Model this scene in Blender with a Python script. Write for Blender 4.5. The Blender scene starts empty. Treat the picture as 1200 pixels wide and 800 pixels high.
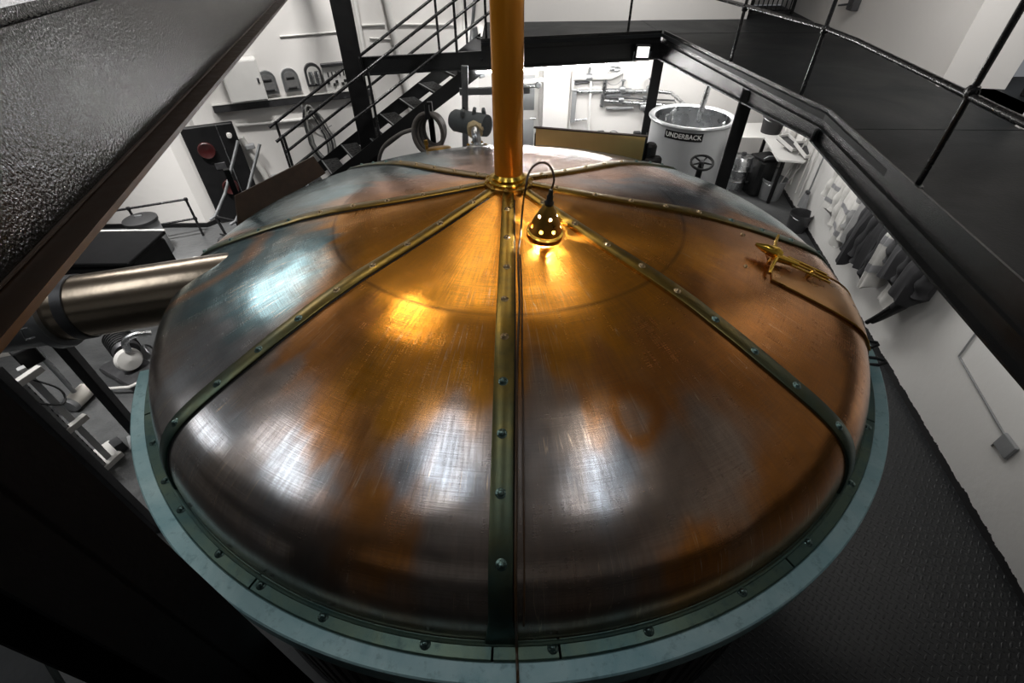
import bpy, math, random
import numpy as np
from mathutils import Vector, Matrix
random.seed(7)
PI = math.pi
sc = bpy.context.scene
COL = sc.collection
V = Vector
FLOOR = -1.9      # lower floor, metres below the rim of the vessel
DECK = 0.56       # top of the steel walkway

# ---------------------------------------------------------------- materials
class NT:
    def __init__(s, name):
        s.m = bpy.data.materials.new(name); s.m.use_nodes = True
        s.t = s.m.node_tree; s.n = s.t.nodes; s.l = s.t.links
        s.b = s.n['Principled BSDF']
    def node(s, kind, **kw):
        n = s.n.new(kind)
        for k, v in kw.items():
            if k.startswith('i_'):
                key = k[2:]
                key = int(key) if key.isdigit() else key.replace('_', ' ')
                s.put(n.inputs[key], v)
            else: setattr(n, k, v)
        return n
    def put(s, sock, v):
        if isinstance(v, bpy.types.NodeSocket): s.l.new(v, sock)
        else:
            if isinstance(v, tuple) and len(v) == 3 and sock.type == 'RGBA': v = (*v, 1)
            sock.default_value = v
    def math(s, op, a, b=0.0, c=0.0, clamp=False):
        n = s.n.new('ShaderNodeMath'); n.operation = op; n.use_clamp = clamp
        s.put(n.inputs[0], a); s.put(n.inputs[1], b); s.put(n.inputs[2], c)
        return n.outputs[0]
    def mix(s, f, a, b, blend='MIX'):
        n = s.n.new('ShaderNodeMix'); n.data_type = 'RGBA'; n.blend_type = blend
        s.put(n.inputs[0], f); s.put(n.inputs[6], a); s.put(n.inputs[7], b)
        return n.outputs[2]
    def noise(s, vec, scale, detail=3.0, rough=.55, dist=0.0):
        n = s.n.new('ShaderNodeTexNoise')
        if vec is not None: s.l.new(vec, n.inputs['Vector'])
        n.inputs['Scale'].default_value = scale; n.inputs['Detail'].default_value = detail
        n.inputs['Roughness'].default_value = rough; n.inputs['Distortion'].default_value = dist
        return n.outputs['Fac']
    def ramp(s, fac, lo, hi, a=0.0, b=1.0):
        n = s.n.new('ShaderNodeMapRange'); s.put(n.inputs[0], fac)
        for i, v in ((1, lo), (2, hi), (3, a), (4, b)): n.inputs[i].default_value = v
        return n.outputs[0]
    def coord(s, which='Object'):
        return s.n.new('ShaderNodeTexCoord').outputs[which]
    def scalevec(s, vec, x, y, z):
        n = s.n.new('ShaderNodeMapping'); s.l.new(vec, n.inputs[0]); n.inputs['Scale'].default_value = (x, y, z)
        return n.outputs[0]
    def sep(s, vec):
        n = s.n.new('ShaderNodeSeparateXYZ'); s.l.new(vec, n.inputs[0]); return n.outputs
    def bump(s, h, strength=.3, dist=.01):
        n = s.n.new('ShaderNodeBump'); s.put(n.inputs['Height'], h)
        n.inputs['Strength'].default_value = strength; n.inputs['Distance'].default_value = dist
        s.l.new(n.outputs[0], s.b.inputs['Normal']); return n
    def set(s, col=None, rough=None, metal=None, spec=None, coat=None):
        if col is not None: s.put(s.b.inputs['Base Color'], col)
        if rough is not None: s.put(s.b.inputs['Roughness'], rough)
        if metal is not None: s.put(s.b.inputs['Metallic'], metal)
        if spec is not None: s.put(s.b.inputs['Specular IOR Level'], spec)
        if coat is not None: s.b.inputs['Coat Weight'].default_value = coat; s.b.inputs['Coat Roughness'].default_value = .12
        return s.m

def plain(name, col, rough=.5, metal=0.0, var=.25, scale=9.0, bump=0.0, bscale=60.0):
    t = NT(name); c = t.coord()
    n = t.noise(c, scale, 4.0)
    dark = tuple(x*(1-var) for x in col); lite = tuple(min(1, x*(1+var)) for x in col)
    t.set(t.mix(n, dark, lite), t.ramp(n, .3, .7, max(.02, rough-.07), min(1, rough+.07)), metal)
    if bump: t.bump(t.noise(c, bscale, 2.0), bump, .004)
    return t.m

M = {}
def gloss_paint(name, base=.009, scale=150.0, strength=.5, rough=.16, spec=.4, dist=.006):
    t = NT(name); c = t.coord()
    n = t.noise(c, scale, 2.5, .6)
    big = t.noise(c, 3.0, 3.0)
    t.set(t.mix(big, (base*.6,)*3, (base*1.5, base*1.6, base*1.7)), t.ramp(big, .3, .7, rough-.05, rough+.1), 0.0, spec)
    t.bump(n, strength, dist); return t.m
M['paint'] = gloss_paint('black_gloss_paint')
M['girder'] = gloss_paint('black_hammered_gloss_paint', .004, 115.0, .8, .1, .36, .0028)
M['matt_black'] = plain('satin_black_steel', (.005, .005, .0055), .5, 0, .3, 12, .15, 90)
M['matt_black'].node_tree.nodes['Principled BSDF'].inputs['Specular IOR Level'].default_value = .3
M['flat_black'] = plain('flat_black_paint', (.004, .004, .0045), .65, 0, .3, 8, .2, 60)
M['flat_black'].node_tree.nodes['Principled BSDF'].inputs['Specular IOR Level'].default_value = .15
M['rail'] = plain('black_rail_paint', (.008, .008, .009), .25, 0, .3, 20, .02, 60)
M['rubber'] = plain('black_rubber', (.012, .012, .013), .6)
M['dark_steel'] = plain('dark_mill_steel', (.10, .10, .105), .45, .8, .35, 14)
M['brown_steel'] = plain('brown_primed_steel', (.055, .030, .017), .4, .3, .5, 20)
M['bar_paint'] = plain('grey_painted_bar', (.45, .455, .46), .45, .2, .15, 15)
M['steel'] = plain('stainless_steel', (.56, .57, .58), .28, 1.0, .12, 8)
M['grey_steel'] = plain('galvanised_steel', (.36, .37, .38), .42, .85, .25, 15)
M['pale_paint'] = plain('pale_grey_painted_metal', (.50, .49, .47), .5, 0, .06, 6)
M['white_paint'] = plain('white_painted_metal', (.68, .67, .65), .55, 0, .06, 6)
M['white_plastic'] = plain('white_plastic', (.68, .67, .65), .4, 0, .06)
M['grey_plastic'] = plain('grey_plastic', (.22, .225, .23), .5, 0, .12)
M['hose'] = plain('ribbed_grey_brown_hose', (.13, .115, .105), .5, 0, .35, 30)
M['grey_hose'] = plain('grey_hose', (.20, .20, .19), .5, 0, .35, 30)
M['hivis'] = plain('pale_grey_workwear_cloth', (.48, .47, .45), .9, 0, .18, 14, .3, 140)
M['reflective'] = plain('reflective_tape', (.26, .26, .27), .5, .2, .1)
M['dark_cloth'] = plain('black_workwear_cloth', (.014, .014, .016), .85, 0, .4, 14, .4, 140)
M['charcoal_cloth'] = plain('charcoal_cloth', (.035, .035, .038), .88, 0, .4, 14, .4, 140)
M['grey_cloth'] = plain('mid_grey_cloth', (.20, .20, .20), .9, 0, .25, 14, .4, 140)
M['lagging'] = plain('grey_blanket_lagging', (.13, .145, .15), .75, 0, .3, 20, .5, 45)
M['wadding'] = plain('cream_glass_wool', (.62, .50, .30), .95, 0, .3, 40, .8, 70)
M['mallet_head'] = plain('cream_nylon_mallet_head', (.60, .57, .52), .6, 0, .12)
M['wood'] = plain('dark_timber_stave', (.075, .065, .06), .5, 0, .35, 14, .3, 60)
M['red'] = plain('dark_red_enamel', (.028, .003, .003), .4, 0, .3)
M['brass'] = plain('polished_brass', (.80, .50, .08), .22, 1.0, .18, 30)
M['dark_brass'] = plain('tarnished_brass', (.42, .24, .05), .33, 1.0, .3, 25)
M['rivet'] = plain('bronze_rivet_head', (.50, .36, .20), .28, 1.0, .3, 40)
M['rivet_green'] = plain('verdigris_rivet_head', (.16, .24, .22), .3, .9, .3, 40)
M['cord'] = plain('dark_brown_flex', (.06, .03, .012), .35, 0, .2)
M['glass_dark'] = plain('smoked_meter_glass', (.18, .18, .18), .15, .2, .3, 30)

def wall_mat(name, col, var=.06, skirt=None):
    t = NT(name); c = t.coord(); n = t.noise(c, 1.3, 5.0); n2 = t.noise(c, 14.0, 3.0)
    base = t.mix(n, tuple(x*(1-var) for x in col), col)
    if skirt is not None:
        z = t.sep(c)[2]
        e = t.math('ADD', z, t.math('MULTIPLY', t.math('SUBTRACT', t.noise(c, 7.0, 4.0, .7), .5), .09))
        base = t.mix(t.math('LESS_THAN', e, skirt), base, (.012, .012, .013))
    t.set(base, .62); t.bump(t.math('ADD', n2, t.math('MULTIPLY', n, 2.0)), .22, .01); return t.m
M['wall'] = wall_mat('painted_masonry', (.70, .68, .66))
M['wall_skirt'] = wall_mat('painted_masonry_black_skirting', (.70, .69, .67), .08, FLOOR+.075)
M['wall_grey'] = wall_mat('grey_painted_masonry', (.42, .43, .43))
M['wall_up'] = wall_mat('upper_painted_masonry', (.62, .60, .58))
M['ceiling'] = wall_mat('painted_ceiling', (.34, .32, .30))

def deck_mat():
    t = NT('walkway_deck_paint'); c = t.coord(); n = t.noise(c, .9, 5.0, .6, .6); f = t.noise(c, 40, 3)
    sp = t.ramp(t.noise(c, 55.0, 2.0, .5), .76, .80)
    col = t.mix(n, (.005, .006, .0065), (.013, .015, .017))
    t.set(t.mix(sp, col, (.10, .10, .10)), t.ramp(n, .3, .7, .45, .62), 0, .22)
    t.bump(f, .25, .006); return t.m
M['deck'] = deck_mat()
def concrete():
    t = NT('worn_grey_concrete'); c = t.coord(); n = t.noise(c, 1.4, 6.0, .62, .5); f = t.noise(c, 16, 4)
    col = t.mix(t.ramp(n, .3, .7), (.035, .037, .039), (.105, .108, .11))
    t.set(t.mix(t.math('MULTIPLY', f, .5), col, (.05, .05, .05)), t.ramp(n, .3, .7, .3, .62)); t.bump(t.math('ADD', n, f), .35, .02); return t.m
M['concrete'] = concrete()
def checker():
    t = NT('black_tread_plate'); c = t.coord(); s = t.sep(c)
    k = 22.0
    u = t.math('MULTIPLY', t.math('ADD', s[0], s[1]), k*.7071); v = t.math('MULTIPLY', t.math('SUBTRACT', s[1], s[0]), k*.7071)
    fu = t.math('SUBTRACT', t.math('FRACT', u), .5); fv = t.math('SUBTRACT', t.math('FRACT', v), .5)
    par = t.math('MODULO', t.math('ABSOLUTE', t.math('ADD', t.math('FLOOR', u), t.math('FLOOR', v))), 2.0)
    def ell(a, b): return t.math('ADD', t.math('POWER', t.math('DIVIDE', t.math('ABSOLUTE', a), .46), 2.0), t.math('POWER', t.math('DIVIDE', t.math('ABSOLUTE', b), .15), 2.0))
    e1 = ell(fu, fv); e2 = ell(fv, fu)
    e = t.math('ADD', t.math('MULTIPLY', e1, par), t.math('MULTIPLY', e2, t.math('SUBTRACT', 1.0, par)))
    m = t.ramp(e, .6, 1.3, 1.0, 0.0)
    n = t.noise(c, 1.2, 4.0)
    t.set(t.mix(n, (.009, .010, .011), (.020, .022, .024)), t.ramp(n, .3, .7, .34, .48), .0, .6)
    t.bump(m, .8, .004); return t.m
M['checker'] = checker()

def copper_dome():
    t = NT('copper_with_patina'); uv = t.coord('UV'); c = t.coord()
    at = t.n.new('ShaderNodeVertexColor'); at.layer_name = 'patina'
    radial = t.noise(t.scalevec(uv, 170, 3.5, 1), 1.0, 2.0, .5, .2)
    ring = t.noise(t.scalevec(uv, 6, 60, 1), 1.0, 2.0, .5, .2)
    cloud = t.noise(c, 2.6, 5.0, .6, .9)
    fine = t.noise(c, 16.0, 4.0, .6, .6)
    streak = t.ramp(t.math('ADD', t.math('MULTIPLY', radial, .7), t.math('MULTIPLY', ring, .3)), .22, .78)
    hatch = t.ramp(t.math('ADD', t.math('MULTIPLY', t.noise(t.scalevec(uv, 800, 14, 1), 1.0, 2.0, .5), .5), t.math('MULTIPLY', t.noise(t.scalevec(uv, 36, 420, 1), 1.0, 2.0, .5), .5)), .40, .60, .0, .5)
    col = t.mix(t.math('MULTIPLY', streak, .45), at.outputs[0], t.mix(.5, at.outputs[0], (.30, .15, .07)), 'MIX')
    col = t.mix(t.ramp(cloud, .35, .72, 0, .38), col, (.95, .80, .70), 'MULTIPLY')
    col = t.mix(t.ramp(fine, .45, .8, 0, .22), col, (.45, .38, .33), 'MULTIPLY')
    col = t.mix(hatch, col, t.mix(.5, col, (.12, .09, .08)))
    # thin scratches running down the dome
    sw = t.noise(t.scalevec(uv, 420, 2.2, 1), 1.0, 1.0, .4, 1.2)
    gate = t.ramp(t.noise(uv, 7.0, 3.0), .53, .58)
    scr = t.math('MULTIPLY', t.ramp(t.math('ABSOLUTE', t.math('SUBTRACT', sw, .62)), 0.0, .011, 1.0, 0.0), gate)
    col = t.mix(t.math('MULTIPLY', scr, .7), col, (.85, .62, .42))
    r = t.math('ADD', t.math('ADD', t.ramp(streak, 0, 1, .185, .25), t.math('MULTIPLY', hatch, .09)), t.math('MULTIPLY', t.math('SUBTRACT', cloud, .5), .14))
    t.set(col, r, .9)
    t.bump(t.math('ADD', t.math('ADD', t.math('MULTIPLY', t.noise(c, 2.2, 2.0), 7.0), t.math('MULTIPLY', hatch, .10)), t.math('ADD', t.math('MULTIPLY', ring, .12), t.math('MULTIPLY', radial, .05))), .14, .012)
    return t.m
M['dome'] = copper_dome()

def strap_mat():
    t = NT('seam_strap_brass_to_verdigris'); uv = t.coord('UV'); c = t.coord()
    v = t.sep(uv)[1]
    f = t.math('ADD', v, t.math('MULTIPLY', t.math('SUBTRACT', t.noise(c, 6, 4), .5), .5))
    a = t.mix(t.ramp(f, .25, .62), (.32, .19, .03), (.14, .12, .045))
    a = t.mix(t.ramp(f, .55, .95), a, (.055, .095, .08))
    a = t.mix(t.ramp(t.noise(c, 22, 4), .45, .8, 0, .5), a, (.07, .07, .04))
    t.set(a, t.ramp(f, 0, 1, .27, .42), .92); t.bump(t.noise(c, 60, 2), .1, .002); return t.m
M['strap'] = strap_mat()
def verd(name, a, b, d, rough, metal):
    t = NT(name); c = t.coord(); n = t.noise(c, 3.2, 6.0, .65, .8); f = t.noise(c, 24, 5, .7)
    col = t.mix(t.ramp(n, .32, .68), a, b); col = t.mix(t.ramp(f, .55, .75, 0, .7), col, d)
    t.set(col, rough, metal); t.bump(f, .25, .004); return t.m
M['band'] = verd('dark_verdigris_band', (.045, .11, .11), (.12, .165, .11), (.016, .04, .045), .36, .55)
M['ledge'] = verd('pale_verdigris_ledge', (.25, .46, .49), (.48, .66, .66), (.12, .22, .24), .5, .15)
M['shell'] = verd('verdigris_shell', (.05, .11, .12), (.1, .17, .17), (.03, .05, .05), .45, .6)

def pole_mat():
    t = NT('lacquered_copper_pipe'); c = t.coord(); s = t.scalevec(c, 5, 5, .4); n = t.noise(s, 1.0, 2, .5)
    f = t.noise(c, 30, 3)
    t.set(t.mix(t.ramp(n, .3, .7), (.72, .27, .02), (.88, .38, .03)), t.ramp(f, .3, .7, .2, .26), .45)
    t.bump(f, .05, .002); return t.m
M['pole'] = pole_mat()
M['copper'] = plain('bright_copper_sheet', (1.0, .60, .24), .4, .75, .12, 5, .05, 20)
def duct_mat():
    t = NT('heat_stained_metal'); c = t.coord(); x = t.sep(c)[0]
    n = t.noise(t.scalevec(c, 1.2, 5, 5), 1.5, 4); f = t.math('ADD', x, t.math('MULTIPLY', n, 1.1))
    m = t.math('MULTIPLY', t.ramp(f, -1.75, -1.35), .8)
    m2 = t.ramp(t.math('ABSOLUTE', t.math('SUBTRACT', x, -2.33)), .05, .38, .75, 0.0)
    col = t.mix(t.math('MULTIPLY', t.math('MAXIMUM', m, t.math('MULTIPLY', m2, n)), .6), (.33, .35, .37), (.50, .33, .15))
    t.set(col, .25, 1.0); t.bump(t.noise(t.scalevec(c, 1, 1, 1), 7, 3), .1, .02); return t.m
M['duct'] = duct_mat()
def emis(name, col, s):
    t = NT(name); t.set((.8, .8, .8), .5); t.b.inputs['Emission Color'].default_value = (*col, 1); t.b.inputs['Emission Strength'].default_value = s; return t.m
M['bulb'] = emis('lit_bulb', (1, .92, .80), 14000)
M['flood'] = emis('lit_floodlight_glass', (1, .98, .95), 1.2)
M['tube_on'] = emis('lit_tube', (1, .99, .97), 130)

# ---------------------------------------------------------------- mesh helper
class MB:
    def __init__(s): s.v = []; s.f = []; s.uv = None
    def add(s, vs, fs):
        o = len(s.v); s.v += [tuple(p) for p in vs]; s.f += [tuple(i+o for i in f) for f in fs]; return s
    def box(s, c, size, rot=None, bevel=0.0):
        """box centred on c; rot = z angle or 3x3 matrix; bevelled edges by octagonal profile"""
        R = Matrix.Identity(3) if rot is None else (Matrix.Rotation(rot, 3, 'Z') if isinstance(rot, (int, float)) else rot)
        hx, hy, hz = (x/2 for x in size); b = min(bevel, hx*.45, hy*.45, hz*.45)
        if b <= 0:
            vs = [(x, y, z) for z in (-hz, hz) for x, y in ((-hx, -hy), (hx, -hy), (hx, hy), (-hx, hy))]
            fs = [(3, 2, 1, 0), (4, 5, 6, 7), (0, 1, 5, 4), (1, 2, 6, 5), (2, 3, 7, 6), (3, 0, 4, 7)]
        else:
            def ring(z, i):
                return [(-hx+i+b, -hy+i, z), (hx-i-b, -hy+i, z), (hx-i, -hy+i+b, z), (hx-i, hy-i-b, z), (hx-i-b, hy-i, z), (-hx+i+b, hy-i, z), (-hx+i, hy-i-b, z), (-hx+i, -hy+i+b, z)]
            vs = ring(-hz, b*.6)+ring(-hz+b, 0)+ring(hz-b, 0)+ring(hz, b*.6)
            fs = [tuple(range(7, -1, -1)), tuple(range(24, 32))]
            for k in range(3):
                for i in range(8): j = (i+1) % 8; fs.append((k*8+i, k*8+j, k*8+8+j, k*8+8+i))
        return s.add([R @ V(p)+V(c) for p in vs], fs)
    def prism(s, poly, z0, z1):
        n = len(poly)
        a = sum(poly[i][0]*poly[(i+1) % n][1]-poly[(i+1) % n][0]*poly[i][1] for i in range(n))
        if a < 0: poly = poly[::-1]
        zz0 = z0 if isinstance(z0, (list, tuple)) else [z0]*n
        return s.add([(x, y, zz0[i]) for i, (x, y) in enumerate(poly)]+[(x, y, z1) for x, y in poly],
                     [tuple(range(n-1, -1, -1)), tuple(range(n, 2*n))]+[(i, (i+1) % n, n+(i+1) % n, n+i) for i in range(n)])
    def tube(s, path, r, seg=12, cap=True, closed=False):
        path = [V(p) for p in path]; n = len(path); rs = r if isinstance(r, (list, tuple)) else [r]*n
        vs = []; up = None
        for i, p in enumerate(path):
            if closed: d = path[(i+1) % n]-path[i-1]
            else: d = (path[min(i+1, n-1)]-path[max(i-1, 0)])
            d.normalize()
            if up is None: up = d.orthogonal().normalized()
            else:
                up = up-d*up.dot(d)
                up = up.normalized() if up.length > 1e-6 else d.orthogonal().normalized()
            w = d.cross(up)
            for k in range(seg):
                a = 2*PI*k/seg; vs.append(p+(up*math.cos(a)+w*math.sin(a))*rs[i])
        fs = []
        for i in range(n if closed else n-1):
            j = (i+1) % n
            for k in range(seg): l = (k+1) % seg; fs.append((i*seg+k, i*seg+l, j*seg+l, j*seg+k))
        if cap and not closed: fs += [tuple(range(seg-1, -1, -1)), tuple(range((n-1)*seg, n*seg))]
        return s.add(vs, fs)
    def lathe(s, prof, c=(0, 0, 0), seg=32, axis=None, a0=0, a1=2*PI):
        """revolve (r, h) about axis through c"""
        ax = V(axis).normalized() if axis is not None else V((0, 0, 1))
        R = ax.to_track_quat('Z', 'Y').to_matrix() if axis is not None else Matrix.Identity(3)
        full = abs(a1-a0-2*PI) < 1e-6; cols = seg if full else seg+1; m = len(prof); vs = []
        for k in range(cols):
            a = a0+(a1-a0)*k/seg
            for r, h in prof: vs.append(R @ V((r*math.cos(a), r*math.sin(a), h))+V(c))
        fs = []
        for k in range(seg):
            l = (k+1) % cols
            for j in range(m-1): fs.append((k*m+j, l*m+j, l*m+j+1, k*m+j+1))
        return s.add(vs, fs)
    def build(s, name, mat, parent=None, smooth=True, loc=(0, 0, 0)):
        me = bpy.data.meshes.new(name)
        off = V(loc) if parent is None else V(parent.get('_o', (0, 0, 0)))
        me.from_pydata([tuple(V(p)-off) for p in s.v], [], s.f)
        me.validate(); me.materials.append(mat)
        if smooth:
            me.polygons.foreach_set('use_smooth', [True]*len(me.polygons)); me.set_sharp_from_angle(angle=math.radians(38))
        o = bpy.data.objects.new(name, me); COL.objects.link(o)
        if parent is None: o.location = off
        else:
            o.parent = parent; o['_o'] = tuple(off)
        return o
def tag(o, label=None, cat=None, group=None, kind=None):
    for k, v in (('label', label), ('category', cat), ('group', group), ('kind', kind)):
        if v: o[k] = v
    return o
def thing(name, loc, label, cat, group=None):
    o = bpy.data.objects.new(name, None); COL.objects.link(o); o.location = loc; o.empty_display_size = .1
    o['_o'] = tuple(loc); return tag(o, label, cat, group)
def struct(name, mb, mat, smooth=False):
    return tag(mb.build(name, mat, None, smooth), kind='structure')
def bez(pts, n=8):
    """Catmull-Rom through pts"""
    P = [V(p) for p in pts]; P = [P[0]*2-P[1]]+P+[P[-1]*2-P[-2]]; out = []
    for i in range(1, len(P)-2):
        for k in range(n):
            t = k/n; a, b, c, d = P[i-1:i+3]
            out.append(.5*((2*b)+(c-a)*t+(2*a-5*b+4*c-d)*t*t+(3*b-a-3*c+d)*t**3))
    return out+[P[-2]]
def frame(d, up=(0, 0, 1)):
    """matrix whose x axis is d and z axis near up"""
    x = V(d).normalized(); y = V(up).cross(x).normalized(); z = x.cross(y)
    return Matrix((x, y, z)).transposed()

# ---------------------------------------------------------------- camera
f_, pit, roll, yaw = 548.43, 0.7236, -0.0061, 0.0122
F = V((math.sin(yaw)*math.cos(pit), math.cos(yaw)*math.cos(pit), -math.sin(pit)))
R0 = V((math.cos(yaw), -math.sin(yaw), 0)); U0 = R0.cross(F)
R1 = R0*math.cos(roll)+U0*math.sin(roll); U1 = -R0*math.sin(roll)+U0*math.cos(roll)
cd = bpy.data.cameras.new('camera'); cam = bpy.data.objects.new('camera', cd); COL.objects.link(cam)
cd.sensor_width = 36; cd.lens = 36*f_/1200; cd.clip_start = .02; cd.clip_end = 100
mw = Matrix((R1, U1, -F)).transposed().to_4x4(); mw.translation = V((-0.0176, -2.5891, 1.8326))
cam.matrix_world = mw; sc.camera = cam
CP = V((-0.0176, -2.5891, 1.8326))

# ---------------------------------------------------------------- the setting
def wallslab(x0, y0, x1, y1, z0, z1, th, side=1):
    d = V((x1-x0, y1-y0, 0)).normalized(); n = V((-d.y, d.x, 0))*th*side
    return MB().prism([(x0, y0), (x1, y1), (x1+n.x, y1+n.y), (x0+n.x, y0+n.y)], z0, z1)
CEIL = 4.4
A = math.radians(11.5); RA = V((math.sin(A), math.cos(A), 0)); RN = V((-math.cos(A), math.sin(A), 0)); ROFF = 3.92
def rw(y, z, out=0.0):
    """point on the right wall at depth y"""
    x = (ROFF+math.sin(A)*y)/math.cos(A); return V((x, y, z))+RN*out
LD = V((4.5, 2.3, 0)).normalized(); LN = V((LD.y, -LD.x, 0))    # left rear wall direction and its normal into the room
def lw(x, z, out=0.0):
    return V((x, 5.0+(x+5.0)*2.3/4.5, z))+LN*out
# lower floor: grey concrete to the left and rear, tread plate to the right and front
struct('floor', MB().prism([(-8, -6), (1.2, -6), (1.2, 2.6), (6.5, 2.6), (6.5, 10), (-8, 10)], FLOOR-.1, FLOOR), M['concrete'])
struct('floor', MB().prism([(1.2, -6), (6.5, -6), (6.5, 2.6), (1.2, 2.6)], FLOOR-.1, FLOOR+.0), M['checker'])
a = rw(-6, 0); b = rw(9.6, 0)
struct('wall_right', wallslab(a.x, a.y, b.x, b.y, FLOOR, DECK, .5, -1), M['wall_skirt'])
a = rw(2.86, 0)
struct('wall_right', wallslab(a.x, a.y, b.x, b.y, DECK, CEIL, .5, -1), M['wall_up'])
a = rw(-6, 0); b = rw(1.44, 0)
struct('wall_right', wallslab(a.x, a.y, b.x, b.y, DECK, CEIL, .5, -1), M['wall_up'])
struct('wall_back', wallslab(-.6, 7.57, 4.45, 7.70, FLOOR, CEIL, .25, 1), M['wall'])
struct('wall_back', wallslab(4.45, 7.70, 5.6, 7.73, FLOOR, DECK-.06, .25, 1), M['wall'])
struct('wall_back', wallslab(4.2, 9.7, 7.5, 9.8, DECK, CEIL, .25, 1), M['wall_up'])
a = lw(-5.0, 0); b = lw(-.5, 0)
struct('wall_left', wallslab(a.x, a.y, b.x, b.y, FLOOR, CEIL, .25, 1), M['wall'])
struct('wall_left', MB().prism([(-7.6, 4.66), (-5.02, 4.66), (-4.80, 5.0), (-4.80, 5.4), (-7.6, 5.4)], FLOOR, .35), M['wall'])
struct('wall_left', MB().prism([(-7.6, 4.66), (-5.02, 4.66), (-4.80, 5.0), (-4.80, 5.4), (-7.6, 5.4)], .35, CEIL), wall_mat('dark_grey_masonry', (.10, .105, .11), .3))
struct('wall_left', MB().prism([(-7.6, -6), (-7.3, -6), (-7.3, 4.66), (-7.6, 4.66)], FLOOR, CEIL), M['wall_grey'])
struct('wall_front', MB().prism([(-7.6, -6.2), (4, -6.2), (4, -6), (-7.6, -6)], FLOOR, CEIL), M['wall_grey'])
struct('ceiling', MB().prism([(-7.6, -6.2), (7.5, -6.2), (7.5, 10), (-7.6, 10)], CEIL, CEIL+.15), M['ceiling'])
# black skirting strips where photo shows them
struct('baseboard_left', MB().prism([(-7.3, 4.63), (-5.0, 4.63), (-4.74, 5.03), (-4.76, 5.08), (-5.02, 4.66), (-7.3, 4.66)], FLOOR, FLOOR+.07), M['matt_black'])
# rear pilaster and door recess beneath the walkway
struct('trim_1', MB().prism([(.74, 7.35), (1.24, 7.36), (1.24, 7.68), (.74, 7.67)], FLOOR, DECK-.06), M['wall'])
d1 = MB().box((.30, 7.55, -1.0), (.74, .05, 1.75), 0, .01).build('door_1', M['pale_paint'], None, False); tag(d1, kind='structure')
dh = MB(); dh.tube([(.60, 7.52, -1.05), (.60, 7.46, -1.05), (.50, 7.46, -1.05)], .014, 8); dh.build('door_handle', M['steel'], d1)
df = MB(); df.box((.30, 7.535, -.60), (.56, .03, .62), 0, .008); df.box((.30, 7.535, -1.4), (.56, .03, .62), 0, .008); df.build('door_panel', M['grey_plastic'], d1)

# ---------------------------------------------------------------- walkway
c_near = (2.03, -2.40); c_R1 = (2.88, 1.89); c_B = (2.52, 6.22); c_L = (-2.15, 5.20)
walk = thing('steel_walkway', (2.88, 1.89, DECK), 'black painted steel walkway wrapping round the right and rear of the copper vessel', 'walkway')
wy = lambda y, o=0: tuple(rw(y, 0, o).xy)
lx = -.35
ylx = c_L[1]+(c_B[1]-c_L[1])*(lx-c_L[0])/(c_B[0]-c_L[0])
inset = .015
plates = [
    [c_near, (c_near[0], -5.9), wy(-5.9), wy(-1.3), (2.31, -1.3)],
    [(2.31, -1.3), wy(-1.3), wy(1.40), (2.80, 1.48)],
    [(2.80, 1.48), wy(1.40), (wy(1.44)[0]+1.6, 1.40), (wy(2.9)[0]+1.6, 3.2), wy(3.2), wy(3.8), (2.72, 3.8), c_R1],
    [(2.72, 3.8), wy(3.8), wy(6.2), c_B],
    [c_B, wy(6.2), wy(9.6), (4.47, 9.6), (4.47, 7.69), (2.5, 7.64)],
    [(lx, ylx), c_B, (2.5, 7.64), (lx, 7.57)]]
for k, p in enumerate(plates):
    cx = sum(q[0] for q in p)/len(p); cy = sum(q[1] for q in p)/len(p)
    q = p
    MB().prism(q, DECK-.05, DECK-.003*(k % 2)).build('deck_plate', M['deck'], walk, False)
def edge_beam(p, q, zb0, zb1, ztop=.60, toe=True):
    """channel section: web, projecting lower flange with a worn bright lip, upper flange, toe board set back"""
    p, q = V((*p, 0)), V((*q, 0)); d = (q-p).normalized(); n = V((-d.y, d.x, 0))   # n points into the opening (left of p->q)
    def strip(o0, o1, za, zb, zc, zd):
        m = MB(); vs = [p+n*o0+V((0, 0, za)), q+n*o0+V((0, 0, zb)), q+n*o1+V((0, 0, zb)), p+n*o1+V((0, 0, za)),
                        p+n*o0+V((0, 0, zc)), q+n*o0+V((0, 0, zd)), q+n*o1+V((0, 0, zd)), p+n*o1+V((0, 0, zc))]
        return m.add(vs, [(3, 2, 1, 0), (4, 5, 6, 7), (0, 1, 5, 4), (1, 2, 6, 5), (2, 3, 7, 6), (3, 0, 4, 7)])
    w = strip(-.02, 0, zb0, zb1, .44, .44)
    w.v += []
    o = len(w.v); m2 = strip(-.02, .055, zb0, zb1, zb0+.014, zb1+.014); w.add(m2.v, m2.f)
    m3 = strip(-.04, .012, .432, .432, .446, .446); w.add(m3.v, m3.f)
    w.build('edge_beam', M['paint'], walk, False)
    if toe: strip(-.035, -.02, .446, .446, ztop, ztop).build('toe_board', M['paint'], walk, False)
edge_beam(c_near, c_R1, .33, .33); edge_beam(c_R1, c_B, .34, .22)
edge_beam(c_B, (lx, ylx), .21, .21); edge_beam((lx, ylx), c_L, .215, .215, .6, False)
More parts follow.
